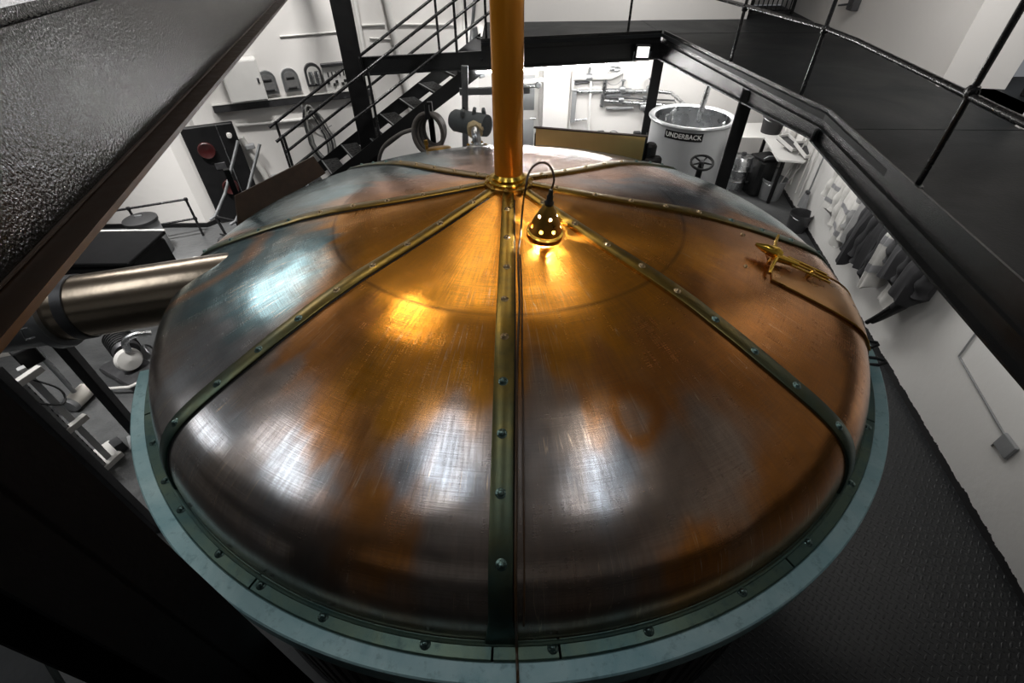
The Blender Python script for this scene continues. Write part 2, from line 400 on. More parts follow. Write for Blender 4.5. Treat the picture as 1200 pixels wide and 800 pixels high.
# splice cleats with bolts at the corner
for (x, y) in (c_R1,):
    m = MB(); m.box((x-.03, y-.03, .39), (.10, .03, .10), .6, .004)
    for dx, dz in ((-.03, -.03), (.03, -.03), (-.03, .03), (.03, .03)): m.lathe([(0, .02), (.012, .018), (.012, 0)], (x-.03+dx*.8-.012, y-.045+dx*.55, .39+dz), 6, (-.5, -.8, 0))
    m.build('splice_plate', M['paint'], walk)
def hsec(x, y, z0, z1, w, rot, name='support_post', parent=walk, mat='matt_black'):
    m = MB(); R = Matrix.Rotation(rot, 3, 'Z')
    for s in (-1, 1): m.box(V((x, y, (z0+z1)/2))+R @ V((0, s*(w/2-.008), 0)), (w, .016, z1-z0), rot)
    m.box((x, y, (z0+z1)/2), (.012, w-.03, z1-z0), rot)
    m.box((x, y, z0+.01), (w*1.5, w*1.5, .02), rot)
    return m.build(name, M[mat], parent, False)
hsec(2.56, 6.30, FLOOR, .44, .16, -.2); hsec(2.76+.03, 3.29, FLOOR, .44, .14, -.35)
# beam-end post that carries the rear beam and runs up to the ceiling
pa = thing('steel_column', (-2.20, 5.18, FLOOR), 'tall black steel column at the foot of the staircase', 'column')
MB().box((-2.20, 5.18, (FLOOR+CEIL)/2), (.27, .27, CEIL-FLOOR), .27, .012).build('shaft', M['matt_black'], pa, False)
MB().box((-2.20, 5.18, FLOOR+.015), (.42, .42, .03), .27, .006).build('base_plate', M['matt_black'], pa, False)
MB().box((-2.07, 5.09, .33), (.02, .30, .30), .23, .004).build('end_plate', M['matt_black'], pa, False)

# guard rail on the walkway
gr = thing('guard_rail', (2.63, .31, DECK), 'black tubular guard rail along the inner edge of the walkway', 'railing')
posts = [(2.30, -1.6), (2.65, .31), (2.93, 2.47), (2.80, 4.02), (1.97, 6.25)]
for x, y in posts:
    m = MB(); m.tube([(x, y, DECK), (x, y, 1.72)], .019, 12); m.lathe([(0, .012), (.035, .012), (.04, 0)], (x, y, DECK), 12)
    m.build('rail_post', M['rail'], gr)
for z, nm in ((1.09, 'mid_rail'), (1.69, 'top_rail')):
    path = [(2.05, -2.9, z), (2.30, -1.6, z), (2.65, .31, z+.01), (2.90, 1.9, z+.03), (2.93, 2.47, z+.04), (2.80, 4.02, z+.05), (2.66, 6.1, z+.05), (1.97, 6.25, z+.05), (0.2, 5.86, z+.05)]
    MB().tube(path, .021, 12).build(nm, M['rail'], gr)
for x, y in posts:
    m = MB(); m.lathe([(.018, -.035), (.030, -.028), (.034, 0), (.030, .028), (.018, .035)], (x, y, 1.12), 12)
    m.lathe([(.018, -.035), (.029, -.028), (.033, 0), (.029, .028), (.018, .035)], (x, y, 1.12), 12, (.2, 1, 0)); m.build('knuckle', M['rail'], gr)

# far gate on the walkway, black cabinet beside it, switch box, doorway
gt = thing('baluster_gate', (5.15, 8.3, DECK), 'black barred gate at the far right end of the walkway', 'gate')
for k in range(9):
    x = 4.75+k*.095; MB().tube([(x, 8.25+k*.01, DECK+.06), (x, 8.25+k*.01, DECK+1.1)], .012, 8).build('baluster', M['rail'], gt)
m = MB(); m.box((5.13, 8.29, DECK+.06), (.86, .03, .03)); m.box((5.13, 8.29, DECK+1.1), (.86, .03, .04)); m.box((4.70, 8.25, DECK+.58), (.045, .045, 1.16)); m.box((5.57, 8.33, DECK+.58), (.045, .045, 1.16)); m.build('gate_frame', M['rail'], gt, False)
cb = thing('black_cupboard', (4.72, 8.05, DECK), 'black steel cupboard at the far end of the walkway before the barred gate', 'cupboard')
MB().box((4.36, 7.95, DECK+.6), (.10, .5, 1.2), 0, .01).build('side_panel', M['matt_black'], cb, False)
MB().box((4.55, 8.45, DECK+.6), (.42, .38, 1.2), 0, .012).build('body', M['matt_black'], cb, False)
MB().box((4.55, 8.25, DECK+.6), (.38, .02, 1.12), 0, .006).build('door', M['matt_black'], cb, False)
sb = thing('switch_box', rw(5.71, .97), 'small dark switch box on the upper right wall', 'switch')
MB().box(rw(5.71, .98, .05), (.11, .20, .16), A*-1, .01).build('box', M['dark_steel'], sb, False)
MB().tube([rw(5.60, .98, .11), rw(5.60, .93, .14)], .012, 8).build('lever', M['matt_black'], sb)
MB().tube([rw(5.86, .96, .04), rw(6.3, .90, .04)], .014, 8).build('conduit', M['dark_steel'], sb)
struct('trim_2', MB().prism([tuple(rw(2.86, 0, .02).xy), tuple(rw(2.86, 0, -.55).xy), tuple((rw(2.86, 0, -.55)+V((.03, -.08, 0))).xy), tuple((rw(2.80, 0, .02)).xy)], DECK, CEIL), M['wall_up'])
d2 = tag(MB().box(rw(1.95, DECK+1.05, -.62), (.05, 1.25, 2.1), -A, .008).build('door_2', M['matt_black'], None, False), kind='structure')
m = MB(); [m.box(rw(1.95+s*.3, DECK+zz, -.585), (.02, .42, .7), -A, .008) for s in (-1, 1) for zz in (.55, 1.45)]; m.build('door_panel', M['matt_black'], d2, False)
struct('trim_3', MB().prism([tuple(rw(1.44, 0, .02).xy), tuple(rw(1.44, 0, -.55).xy), tuple(rw(1.52, 0, -.55).xy), tuple(rw(1.50, 0, .02).xy)], DECK, CEIL), M['wall_up'])

# ---------------------------------------------------------------- near girder and column on the left
gd = thing('steel_girder', (-.9, -1.0, 1.31), 'large black gloss painted steel girder crossing the upper left corner', 'girder')
ga = math.radians(-14.0); gdir = V((math.sin(ga), math.cos(ga), 0)); gn = V((math.cos(ga), -math.sin(ga), 0))  # gn towards the camera side
def gpt(t, lat, z): return CP*1.0-V((0, 0, CP.z))+gdir*t-gn*lat+V((0, 0, z))
def gstrip(name, l0, l1, z0, z1, t0=-.35, t1=9.0, mat='girder', n=1):
    vs = [gpt(t, l, z) for z in (z0, z1) for t, l in ((t0, l0), (t1, l0), (t1, l1), (t0, l1))]
    return MB().add(vs, [(3, 2, 1, 0), (4, 5, 6, 7), (0, 1, 5, 4), (1, 2, 6, 5), (2, 3, 7, 6), (3, 0, 4, 7)]).build(name, M[mat], gd, False)
gstrip('web', .77, .785, 1.31, 1.672)
o = gstrip('lower_flange', .69, .785, 1.296, 1.312, mat='brown_steel'); o['label'] = 'brown lower flange with a worn edge'
gstrip('upper_flange', .70, .90, 1.70, 1.716)
gstrip('web', .787, .80, 1.60, 1.70)
# fillet weld bead between web and flange
m = MB(); m.tube([gpt(t*.12-.3, .768, 1.316) for t in range(75)], [.004+.002*random.random() for _ in range(75)], 6); m.build('weld_bead', M['brown_steel'], gd)
# column under the girder
nc = thing('steel_stanchion', (-.95, -2.05, FLOOR), 'wide black steel stanchion filling the lower left corner', 'column')
dL = math.radians(-57.1); e1 = CP.xy.to_3d()*1.0+V((math.sin(dL), math.cos(dL), 0))*1.0; e1.z = 0
dL2 = math.radians(-69.0); e2 = CP.xy.to_3d()+V((math.sin(dL2), math.cos(dL2), 0))*.90; e2.z = 0
fd = (e2-e1).normalized(); fnn = V((-fd.y, fd.x, 0))
if fnn.dot(e1-V((CP.x, CP.y, 0))) < 0: fnn = -fnn
def quadprism(p, q, th, z0, z1, s=1.0):
    a, b = p, q; c, d = q+fnn*th*s, p+fnn*th*s
    return MB().prism([tuple(a.xy), tuple(b.xy), tuple(c.xy), tuple(d.xy)], z0, z1)
quadprism(e1, e2, .014, FLOOR, 1.30).build('flange', M['flat_black'], nc, False)
mid = (e1+e2)/2
MB().prism([tuple((mid-fd*.006).xy), tuple((mid+fd*.006).xy), tuple((mid+fd*.006+fnn*.20).xy), tuple((mid-fd*.006+fnn*.20).xy)], FLOOR, 1.30).build('web', M['flat_black'], nc, False)
quadprism(e1+fnn*.19, e2+fnn*.19, .014, FLOOR, 1.30).build('flange', M['flat_black'], nc, False)
quadprism(e1-fd*.05-fnn*.0, e2+fd*.05, .26, FLOOR, FLOOR+.02).build('base_plate', M['matt_black'], nc, False)
# platform that the viewpoint stands on, behind and left
fp = thing('front_platform', (-1.6, -3.6, DECK), 'dark steel platform at the lower left edge behind the stanchion', 'platform')
MB().prism([(-4.6, -5.9), (2.0, -5.9), (2.0, -2.62), (-.55, -2.62), (-.98, -2.34), (-1.32, -2.10), (-4.6, -1.2)], DECK-.05, DECK).build('deck_plate', M['deck'], fp, False)
m = MB(); m.box((.7, -2.64, .45), (2.5, .03, .22)); m.box((.7, -2.62, .345), (2.5, .08, .014)); m.build('edge_beam', M['paint'], fp, False)

# ---------------------------------------------------------------- the copper vessel
PROF = [(0.0, .752), (.06, .750), (.12, .738), (.22, .718), (.35, .693), (.52, .661), (.70, .630), (.85, .607), (.98, .586), (1.02, .579), (1.21, .537), (1.45, .467), (1.68, .391), (1.82, .343), (1.91, .303), (1.965, .265), (2.005, .222), (2.035, .165), (2.055, .105), (2.066, .05), (2.068, 0.0)]
pr_ = np.array([p[0] for p in PROF]); pz_ = np.array([p[1] for p in PROF])
# resample the profile smoothly by arc length
_s = np.concatenate([[0], np.cumsum(np.hypot(np.diff(pr_), np.diff(pz_)))]); _t = np.linspace(0, _s[-1], 150)
def _cr(vals, t):
    out = np.interp(t, _s, vals)
    for _ in range(5): out[1:-1] = .25*out[:-2]+.5*out[1:-1]+.25*out[2:]
    return out
gr_, gz_ = _cr(pr_, _t), _cr(pz_, _t)
def pz(r): return float(np.interp(r, gr_[:140], gz_[:140])) if r < 1.99 else float(np.interp(r, gr_, gz_))
def pol(r, az, dz=0.0):
    """point on the dome: radius r, azimuth in degrees from the front, anticlockwise seen from above"""
    a = math.radians(az); return V((r*math.sin(a), -r*math.cos(a), pz(r)+dz))
def prof_at(s):
    """s in 0..1 along the profile -> (r, z, nr, nz)"""
    t = s*_s[-1]; r, z = np.interp(t, _t, gr_), np.interp(t, _t, gz_)
    r1, z1 = np.interp(t+.012, _t, gr_), np.interp(t+.012, _t, gz_); r0, z0 = np.interp(t-.012, _t, gr_), np.interp(t-.012, _t, gz_)
    d = np.array([r1-r0, z1-z0]); d /= np.linalg.norm(d); return float(r), float(z), float(-d[1]), float(d[0])
def s_of_r(r): return float(np.interp(r, gr_, _t))/_s[-1]
PH = -1.5
tun = thing('copper_vessel', (0, 0, FLOOR), 'huge domed copper brewing vessel with riveted seams filling the middle of the room', 'brewing vessel')
O = (.90, .365, .022); Br = (.64, .25, .045); G = (.37, .33, .30); Sx = (.42, .46, .50); T = (.15, .30, .345); P = (.56, .30, .19); D = (.36, .24, .17); Bd = (.46, .18, .03); Bl = (.20, .26, .32); W = (.46, .37, .30)  # Bl gives a dark steel-blue band beside the right-hand seam
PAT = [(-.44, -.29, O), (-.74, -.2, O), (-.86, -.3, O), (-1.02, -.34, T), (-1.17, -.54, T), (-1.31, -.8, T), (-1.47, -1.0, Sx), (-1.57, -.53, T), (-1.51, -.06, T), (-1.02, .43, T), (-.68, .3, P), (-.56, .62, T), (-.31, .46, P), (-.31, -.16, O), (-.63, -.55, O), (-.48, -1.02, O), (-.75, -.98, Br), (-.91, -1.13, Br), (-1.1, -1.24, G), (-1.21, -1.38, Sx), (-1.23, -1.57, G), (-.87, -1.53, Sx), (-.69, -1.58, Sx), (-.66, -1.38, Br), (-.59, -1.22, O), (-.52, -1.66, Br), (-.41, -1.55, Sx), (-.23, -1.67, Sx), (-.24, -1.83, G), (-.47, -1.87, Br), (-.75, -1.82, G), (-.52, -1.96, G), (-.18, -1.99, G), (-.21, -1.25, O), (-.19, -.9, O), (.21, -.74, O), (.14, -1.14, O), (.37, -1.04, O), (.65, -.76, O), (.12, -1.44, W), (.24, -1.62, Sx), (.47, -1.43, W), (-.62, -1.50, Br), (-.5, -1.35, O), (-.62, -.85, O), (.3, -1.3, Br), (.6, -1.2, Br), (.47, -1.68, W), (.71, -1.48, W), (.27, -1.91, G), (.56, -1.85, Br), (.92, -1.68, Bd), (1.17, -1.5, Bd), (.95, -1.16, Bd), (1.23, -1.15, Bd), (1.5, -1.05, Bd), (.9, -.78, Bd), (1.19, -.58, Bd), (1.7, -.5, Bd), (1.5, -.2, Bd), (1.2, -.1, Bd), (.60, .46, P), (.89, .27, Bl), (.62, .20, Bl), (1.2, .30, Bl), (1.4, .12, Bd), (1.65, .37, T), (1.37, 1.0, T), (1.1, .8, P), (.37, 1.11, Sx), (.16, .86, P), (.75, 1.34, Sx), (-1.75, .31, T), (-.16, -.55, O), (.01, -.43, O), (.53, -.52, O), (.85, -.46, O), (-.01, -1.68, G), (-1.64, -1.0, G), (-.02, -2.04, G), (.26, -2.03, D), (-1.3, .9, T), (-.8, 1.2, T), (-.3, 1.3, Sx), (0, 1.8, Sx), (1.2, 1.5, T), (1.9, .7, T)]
def dome_mesh():
    NS, NA = len(_t), 720
    th = np.linspace(-PI, PI, NA+1)           # azimuth from the front; seam of the grid is at the rear
    rng = np.random.RandomState(3)
    AZ, RR = np.meshgrid(th, gr_, indexing='ij'); ZZ = np.tile(gz_, (NA+1, 1))
    # hand-beaten unevenness: each of the eight panels bellies slightly, plus a few dents
    pan = np.abs(np.sin((AZ-math.radians(PH))*4))
    bulge = .0022*pan*np.sin(np.clip(RR/2.05, 0, 1)*PI)
    for _ in range(70):
        a, r, w, h = rng.uniform(-PI, PI), rng.uniform(.5, 1.95), rng.uniform(.07, .22), rng.uniform(-.0013, .0013)
        d2 = ((AZ-a+PI) % (2*PI)-PI)**2*RR**2+(RR-r)**2; bulge = bulge+h*np.exp(-d2/w**2)
    ZZ = ZZ+bulge
    # swelling where the wide duct enters on the left
    X = RR*np.sin(AZ); Y = -RR*np.cos(AZ)
    vs = np.stack([X, Y, ZZ], -1).reshape(-1, 3)
    # dome colours (copper, patina, grey and steel-blue tones), interpolated between patches, warped so that edges look brushed and cloudy
    def fbm(x, y, seed):
        r2 = np.random.RandomState(seed); o = 0
        for k in range(7):
            fx, fy = r2.uniform(-1, 1, 2)*2.2**(k*.75+1.2); o = o+np.sin(fx*x+fy*y+r2.uniform(0, 6))/1.45**k
        return o
    wx = X+.055*fbm(X, Y, 1)+.028*fbm(AZ*14, RR*1.5, 5); wy_ = Y+.055*fbm(X, Y, 2)+.028*fbm(AZ*14, RR*1.5, 6)
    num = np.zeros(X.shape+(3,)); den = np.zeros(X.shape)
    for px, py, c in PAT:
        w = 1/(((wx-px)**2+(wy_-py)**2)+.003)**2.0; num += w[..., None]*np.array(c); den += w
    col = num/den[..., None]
    # the inner cap of the dome is one polished sheet: brighter copper, with a weld line at one metre
    cap = np.clip((1.0-RR)/.05, 0, 1)*(np.clip((.25-Y)/.3, 0, 1))
    col = col*(1-.45*cap[..., None])+np.array(O)*.45*cap[..., None]
    line = np.exp(-((RR-1.0-.004*np.sin(AZ*9))/.006)**2)*.55*np.clip((.6-Y)/.4, 0, 1); col = col*(1-line[..., None])
    # rough ring stain on the front right panel
    d = np.hypot((X-.47)/.085, (Y+1.44)/.10); ring = np.exp(-((d-1+.12*np.sin(AZ*60))/.42)**2)*.95; col = col*(1-ring[..., None])+np.array((.55, .20, .03))*ring[..., None]
    # brazed halo round the duct
    q0 = np.array([-1.62, -.17, .30]); qd = np.array([-1, -.21, -.08]); qd /= np.linalg.norm(qd)
    W3 = vs.reshape(NA+1, NS, 3)-q0; al = W3@qd; dd = np.linalg.norm(W3-al[..., None]*qd, axis=-1)
    de = np.hypot((X+1.93)/.47, (Y+.17)/.34); m = np.clip(1-np.abs(de-1-.04*np.sin(AZ*40))/.17, 0, 1)**.6*(X < -1.2); col = col*(1-m[..., None]*.85)+np.array((.62, .34, .19))*m[..., None]*.85
    idx = np.arange((NA+1)*NS).reshape(NA+1, NS)
    a, b, c, d = idx[:-1, 1:-1], idx[1:, 1:-1], idx[1:, 2:], idx[:-1, 2:]
    quads = np.stack([a, d, c, b], -1).reshape(-1, 4)
    me = bpy.data.meshes.new('dome_shell')
    me.from_pydata((vs-np.array([0, 0, FLOOR])).tolist(), [], quads.tolist())
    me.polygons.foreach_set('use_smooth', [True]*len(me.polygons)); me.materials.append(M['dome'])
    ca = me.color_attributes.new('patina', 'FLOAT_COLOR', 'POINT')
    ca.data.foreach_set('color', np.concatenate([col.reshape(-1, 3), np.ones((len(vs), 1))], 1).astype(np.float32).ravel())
    uvl = me.uv_layers.new(name='UVMap'); li = np.empty(len(me.loops), np.int32); me.loops.foreach_get('vertex_index', li)
    UV = np.stack([(AZ/(2*PI)+.5).ravel(), (np.tile(_t, (NA+1, 1))/2).ravel()], -1)
    uvl.data.foreach_set('uv', UV[li].astype(np.float32).ravel())
    o = bpy.data.objects.new('dome_shell', me); COL.objects.link(o); o.parent = tun; return o
dome_mesh()

# rivet: domed head on a low washer; one mesh, many sub-parts
def rivet_mesh(mat, r=.0115):
    m = MB(); m.lathe([(0, r*1.0), (r*.45, r*.9), (r*.8, r*.58), (r, r*.12), (r*1.02, .001), (r*1.55, .0008), (r*1.6, -.004)], (0, 0, 0), 14)
    me = bpy.data.meshes.new('rivet'); me.from_pydata(m.v, [], m.f); me.materials.append(mat); me.polygons.foreach_set('use_smooth', [True]*len(me.polygons)); return me
RV = rivet_mesh(M['rivet']); RG = rivet_mesh(M['rivet_green'], .0125)
def put_rivet(parent, p, n, me, name='rivet'):
    o = bpy.data.objects.new(name, me); COL.objects.link(o); o.parent = parent
    o.location = V(p)-V(parent['_o']); o.rotation_euler = V(n).to_track_quat('Z', 'Y').to_euler(); return o
# eight seam straps, each following the dome from collar to rim
for k in range(8):
    az = PH+45*k; a = math.radians(az); er = V((math.sin(a), -math.cos(a), 0)); et = V((math.cos(a), math.sin(a), 0))
    S0, S1, N = s_of_r(.11), .999, 64; m = MB(); vs = []; uv = []
    for i in range(N+1):
        s = S0+(S1-S0)*i/N; r, z, nr, nz = prof_at(s); nn = er*nr+V((0, 0, nz)); hw = .030+.010*min(1, r/1.0); p = er*r+V((0, 0, z))
        if i > N-4: hw += .004*(i-N+4)
        for (x, h) in ((-hw, -.012), (-hw, .0095), (-hw+.004, .0125), (hw-.004, .0125), (hw, .0095), (hw, -.012)):
            vs.append(p+et*x+nn*h); uv.append((x*6, (s-S0)/(S1-S0)))
    fs = [(i*6+j, i*6+j+1, i*6+7+j, i*6+6+j) for i in range(N) for j in range(5)]+[(0, 5, 4, 3, 2, 1), tuple(N*6+j for j in range(6))]
    m.add(vs, fs); o = m.build('seam_strap', M['strap'], tun)
    ul = o.data.uv_layers.new(name='UVMap')
    for lp in o.data.loops: ul.data[lp.index].uv = uv[lp.vertex_index]
    if k == 0: o['label'] = 'front seam strap with a cable running beside it'
    nr_ = 9
    for i in range(nr_):
        r = .27+(1.93-.27)*(i/(nr_-1))**.96
        if k == 4 and i > 5: pass
        rr, z, nr, nz = prof_at(s_of_r(r)); nn = er*nr+V((0, 0, nz)); put_rivet(o, er*rr+V((0, 0, z))+nn*.0125+et*random.uniform(-.004, .004), nn, RV if i < 5 else RG)
# black caulk line beside each strap
for k in range(8):
    az = PH+45*k; a = math.radians(az); er = V((math.sin(a), -math.cos(a), 0)); et = V((math.cos(a), math.sin(a), 0)); pts = []
    for i in range(60):
        s = s_of_r(.18)+(.995-s_of_r(.18))*i/59; r, z, nr, nz = prof_at(s); hw = .030+.010*min(1, r/1.0)
        pts.append(er*r+V((0, 0, z))+(er*nr+V((0, 0, nz)))*.001+et*(hw+.003))
    MB().tube(pts, .0032, 6).build('seam_caulking', M['rubber'], tun)

# collar and central pipe
cz = pz(.16)
m = MB(); m.lathe([(.07, cz+.032), (.125, cz+.030), (.135, cz+.026), (.137, cz+.004), (.150, cz+.002), (.165, cz-.004), (.172, cz-.02)], (0, 0, 0), 56)
col_ = m.build('collar', M['dark_brass'], tun)
m = MB(); m.lathe([(.083, .02), (.112, .018), (.118, .012), (.118, 0)], (0, 0, cz+.031), 48); m.build('flange_ring', M['brass'], tun)
BM = rivet_mesh(M['dark_brass'], .010)
for k in range(10):
    a = 2*PI*(k+.3)/10; put_rivet(col_, (.128*math.cos(a), .128*math.sin(a), cz+.030), (0, 0, 1), BM, 'bolt')
m = MB(); m.lathe([(.0795, cz+.02), (.0795, CEIL-.02)], (0, 0, 0), 48); m.build('central_pipe', M['pole'], tun)
m = MB(); m.lathe([(.079, 0), (.092, .004), (.094, .012), (.082, .026), (.079, .03)], (0, 0, cz+.048), 40); m.build('pipe_bead', M['brass'], tun)
BP = rivet_mesh(M['dark_brass'], .004)

# rim: dark riveted band in segments, bead at the foot of the dome, pale ledge outside
def ringseg(r0, r1, z0, z1, a0, a1, name, mat, parent=tun, round_=.004, seg=None, top=0.0):
    """solid ring sector; angles in degrees from the front"""
    seg = seg or max(6, int(abs(a1-a0)/1.2)); m = MB(); vs = []
    prof = [(r0, z0), (r0, z1+top-round_), (r0+round_, z1+top), (r1-round_, z1), (r1, z1-round_), (r1, z0)]
    for i in range(seg+1):
        a = math.radians(a0+(a1-a0)*i/seg)
        for r, z in prof: vs.append((r*math.sin(a), -r*math.cos(a), z))
    n = len(prof); fs = [(i*n+j, i*n+(j+1) % n, (i+1)*n+(j+1) % n, (i+1)*n+j) for i in range(seg) for j in range(n)]
    if abs(abs(a1-a0)-360) > .1: fs += [tuple(range(n)), tuple(seg*n+n-1-j for j in range(n))]
    m.add(vs, fs); return m.build(name, mat, parent)
m = MB(); m.tube([(2.078*math.sin(2*PI*i/160), -2.078*math.cos(2*PI*i/160), .006) for i in range(160)], .0085, 8, closed=True); m.build('base_bead', M['band'], tun)
cuts = [-92, -72, -54.7-6, -27.8, -2.3, 2.4+1.5, 30, 57, 84, 112, 140, 168, 196, 224, 246, 268]
for i in range(len(cuts)-1):
    s = ringseg(2.056, 2.126, -.10, .004, cuts[i]+.12, cuts[i+1]-.12, 'rim_band', M['band'], top=.004)
    rv = [x for x in (-84, -76, -66, -54.7, -47.4, -42, -33.5, -26-.9, -19.1, -8.6, 2.0+1.3, 12.6, 23.3, 33.6, 44.7, 55.5, 66, 77, 88, 99, 110, 121, 132, 143, 154, 165, 176, 187, 198, 209, 220, 231, 242, 253, 264) if cuts[i] < x < cuts[i+1]]
    for x in rv:
        a = math.radians(x); put_rivet(s, (2.094*math.sin(a), -2.094*math.cos(a), .006), (0, 0, 1), RG)
ringseg(2.124, 2.192, -.12, -.008, -71, 150, 'rim_ledge', M['ledge'], round_=.006, seg=240)
ringseg(2.124, 2.14, -.12, -.03, 150, 289, 'rim_ledge', M['shell'], seg=100)
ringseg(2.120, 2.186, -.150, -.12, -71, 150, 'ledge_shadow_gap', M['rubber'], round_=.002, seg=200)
# staved body with deep grooves
def staves():
    m = MB(); n = 132; pr = []
    for k in range(n):
        a0 = 2*PI*k/n; w = 2*PI/n
        pr += [(a0+.02*w, 2.085), (a0+.10*w, 2.13), (a0+.62*w, 2.13), (a0+.70*w, 2.085)]
    vs = [(r*math.sin(a), -r*math.cos(a), z) for z in (FLOOR, -.12) for a, r in pr]; L = len(pr)
    m.add(vs, [(i, (i+1) % L, L+(i+1) % L, L+i) for i in range(L)]); return m
staves().build('staved_body', M['wood'], tun, False)
m = MB(); m.lathe([(2.13, -.22), (2.142, -.22), (2.142, -.15), (2.13, -.15)], (0, 0, 0), 160); m.lathe([(2.13, -1.5), (2.142, -1.5), (2.142, -1.42), (2.13, -1.42)], (0, 0, 0), 160); m.build('hoop', M['matt_black'], tun)

# side hatch on the right with a brass T latch
def patch(r0, r1, az0, az1, h, name, mat, taper=0.0, parent=tun):
    m = MB(); N, K = 26, 14; vs = []
    for lay in (h, -.004):
        for i in range(N+1):
            r = r0+(r1-r0)*i/N; R_, z, nr, nz = prof_at(s_of_r(r))
            for j in range(K+1):
                azz = az0+(az1-az0)*j/K; e = 0
                a = math.radians(azz); er = V((math.sin(a), -math.cos(a), 0)); edge = (i in (0, N) or j in (0, K))
                hh = lay-(.003 if edge and lay > 0 else 0)
                vs.append(er*R_+V((0, 0, z))+(er*nr+V((0, 0, nz)))*hh)
    q = (N+1)*(K+1); fs = []
    for i in range(N):
        for j in range(K):
            a = i*(K+1)+j; fs.append((a, a+K+1, a+K+2, a+1)); fs.append((q+a, q+a+1, q+a+K+2, q+a+K+1))
    for i in range(N):
        for a, b in ((i*(K+1), (i+1)*(K+1)), ((i+1)*(K+1)+K, i*(K+1)+K)): fs.append((a, q+a, q+b, b))
    for j in range(K):
        for a, b in ((j+1, j), (N*(K+1)+j, N*(K+1)+j+1)): fs.append((a, q+a, q+b, b))
    return m.add(vs, fs).build(name, mat, parent)
hm = plain('brown_copper_sheet', (.46, .23, .075), .3, 1.0, .3, 6, .12, 12)
ht = patch(1.47, 2.045, 66.4, 77.6, .012, 'hatch_cover', hm)
ht['label'] = 'raised copper hatch cover with brass T shaped latch'
def on(r, az, h):
    R_, z, nr, nz = prof_at(s_of_r(r)); a = math.radians(az); er = V((math.sin(a), -math.cos(a), 0)); return er*R_+V((0, 0, z))+(er*nr+V((0, 0, nz)))*h
edge = [on(1.47+(2.03-1.47)*i/20, 66.2, .011) for i in range(21)]; MB().tube(edge, .0045, 6).build('cover_edge', M['dark_brass'], ht)
edge = [on(1.60+(2.03-1.60)*i/20, 77.8, .011) for i in range(21)]; MB().tube(edge, .0045, 6).build('cover_edge', M['dark_brass'], ht)
# latch: tapering arm along the slope, hub, cross bar and two stubs
p0, p1, p2, p3 = on(1.365, 74.8, .055), on(1.50, 74.0, .06), on(1.60, 74.4, .05), on(1.79, 75.3, .035)
m = MB(); m.tube([p0, p0.lerp(p1, .35), p0.lerp(p1, .8), p1], [.008, .024, .034, .022], 10)
for i in range(3):                                         # ribbed back arm
    q = on(1.56, 72.9+i*1.5, .045); w = on(1.80, 74.0+i*1.3, .03); m.tube([q, w], .007, 8)
m.tube([on(1.47, 73.4, .045), on(1.60, 74.2, .045)], [.026, .016], 10); m.build('latch_arm', M['brass'], ht)
m = MB(); m.tube([on(1.525, 82.0, .075), on(1.50, 79.5, .06), on(1.475, 75.0, .05)], [.007, .009, .012], 8); m.tube([on(1.475, 72.5, .05), on(1.455, 69.5, .035), on(1.45, 67.4, .02)], [.012, .010, .009], 8); m.build('cross_bar', M['brass'], ht)
m = MB(); [m.tube([on(r, a, .0), on(r, a, .05)], [.011, .009], 8) for r, a in ((1.475, 74), (1.70, 74.8))]; m.build('latch_post', M['dark_brass'], ht)
put_rivet(ht, on(1.335, 67.2, .0), (on(1.335, 67.2, .05)-on(1.335, 67.2, 0)), RV, 'stud'); put_rivet(ht, on(1.36, 83, .0), (0, 0, 1), RV, 'stud')
# U bolts on the far right shoulder
for (r, a) in ((2.09, 70.5), (2.09, 74.5)):
    c = V((r*math.sin(math.radians(a)), -r*math.cos(math.radians(a)), -.02)); er = c.xy.normalized().to_3d(); et = V((-er.y, er.x, 0))
    m = MB(); m.tube([c-et*.03, c-et*.03+er*.09+V((0, 0, .02)), c-et*.01+er*.125+V((0, 0, .03)), c+et*.01+er*.125+V((0, 0, .03)), c+et*.03+er*.09+V((0, 0, .02)), c+et*.03], .009, 8); m.build('lug', M['rubber'], tun)

# ---------------------------------------------------------------- copper coaming at the rear and dark splash plate at the left rear
cp = thing('copper_chute_box', (.72, 1.92, .2), 'low rectangular copper box standing across the rear edge of the dome', 'box')
q0, q1 = V((.27, 1.93, 0)), V((1.22, 1.66, 0)); dd = (q1-q0).normalized(); dn = V((-dd.y, dd.x, 0))
def slab(p, q, th, z0, z1, n=dn): return MB().prism([tuple(p.xy), tuple(q.xy), tuple((q+n*th).xy), tuple((p+n*th).xy)], z0, z1)
slab(q0, q1, .006, .17, .455).build('front_panel', M['copper'], cp, False)
slab(q0+dn*.16, q1+dn*.16, .006, .05, .40).build('rear_panel', M['brown_steel'], cp, False)
slab(q0-dn*.012-dd*.02, q1-dn*.012+dd*.02, .035, .452, .462).build('top_lip', M['brown_steel'], cp, False)
MB().prism([tuple((q1+dd*s+dn*t).xy) for s, t in ((0, 0), (.012, 0), (.012, .16), (0, .16))], .05, .44).build('end_panel', M['rubber'], cp, False)
MB().prism([tuple((q0+dd*s+dn*t).xy) for s, t in ((0, 0), (-.012, 0), (-.012, .16), (0, .16))], .05, .40).build('end_panel', M['brown_steel'], cp, False)
m = MB(); m.box(q1+dd*.06+dn*.04+V((0, 0, .29)), (.09, .10, .20), .28, .03); m.box(q1+dd*.10+dn*.0+V((0, 0, .24)), (.16, .09, .09), .5, .03); m.build('rubber_flap', M['rubber'], cp, False)
sp = thing('splash_plate', (-1.8, .95, .1), 'dark brown steel plate standing on the left rear edge of the dome', 'plate')
a0, a1 = V((-2.03, .66, 0)), V((-1.58, 1.46, 0)); sd = (a1-a0).normalized(); sn = V((-sd.y, sd.x, 0))
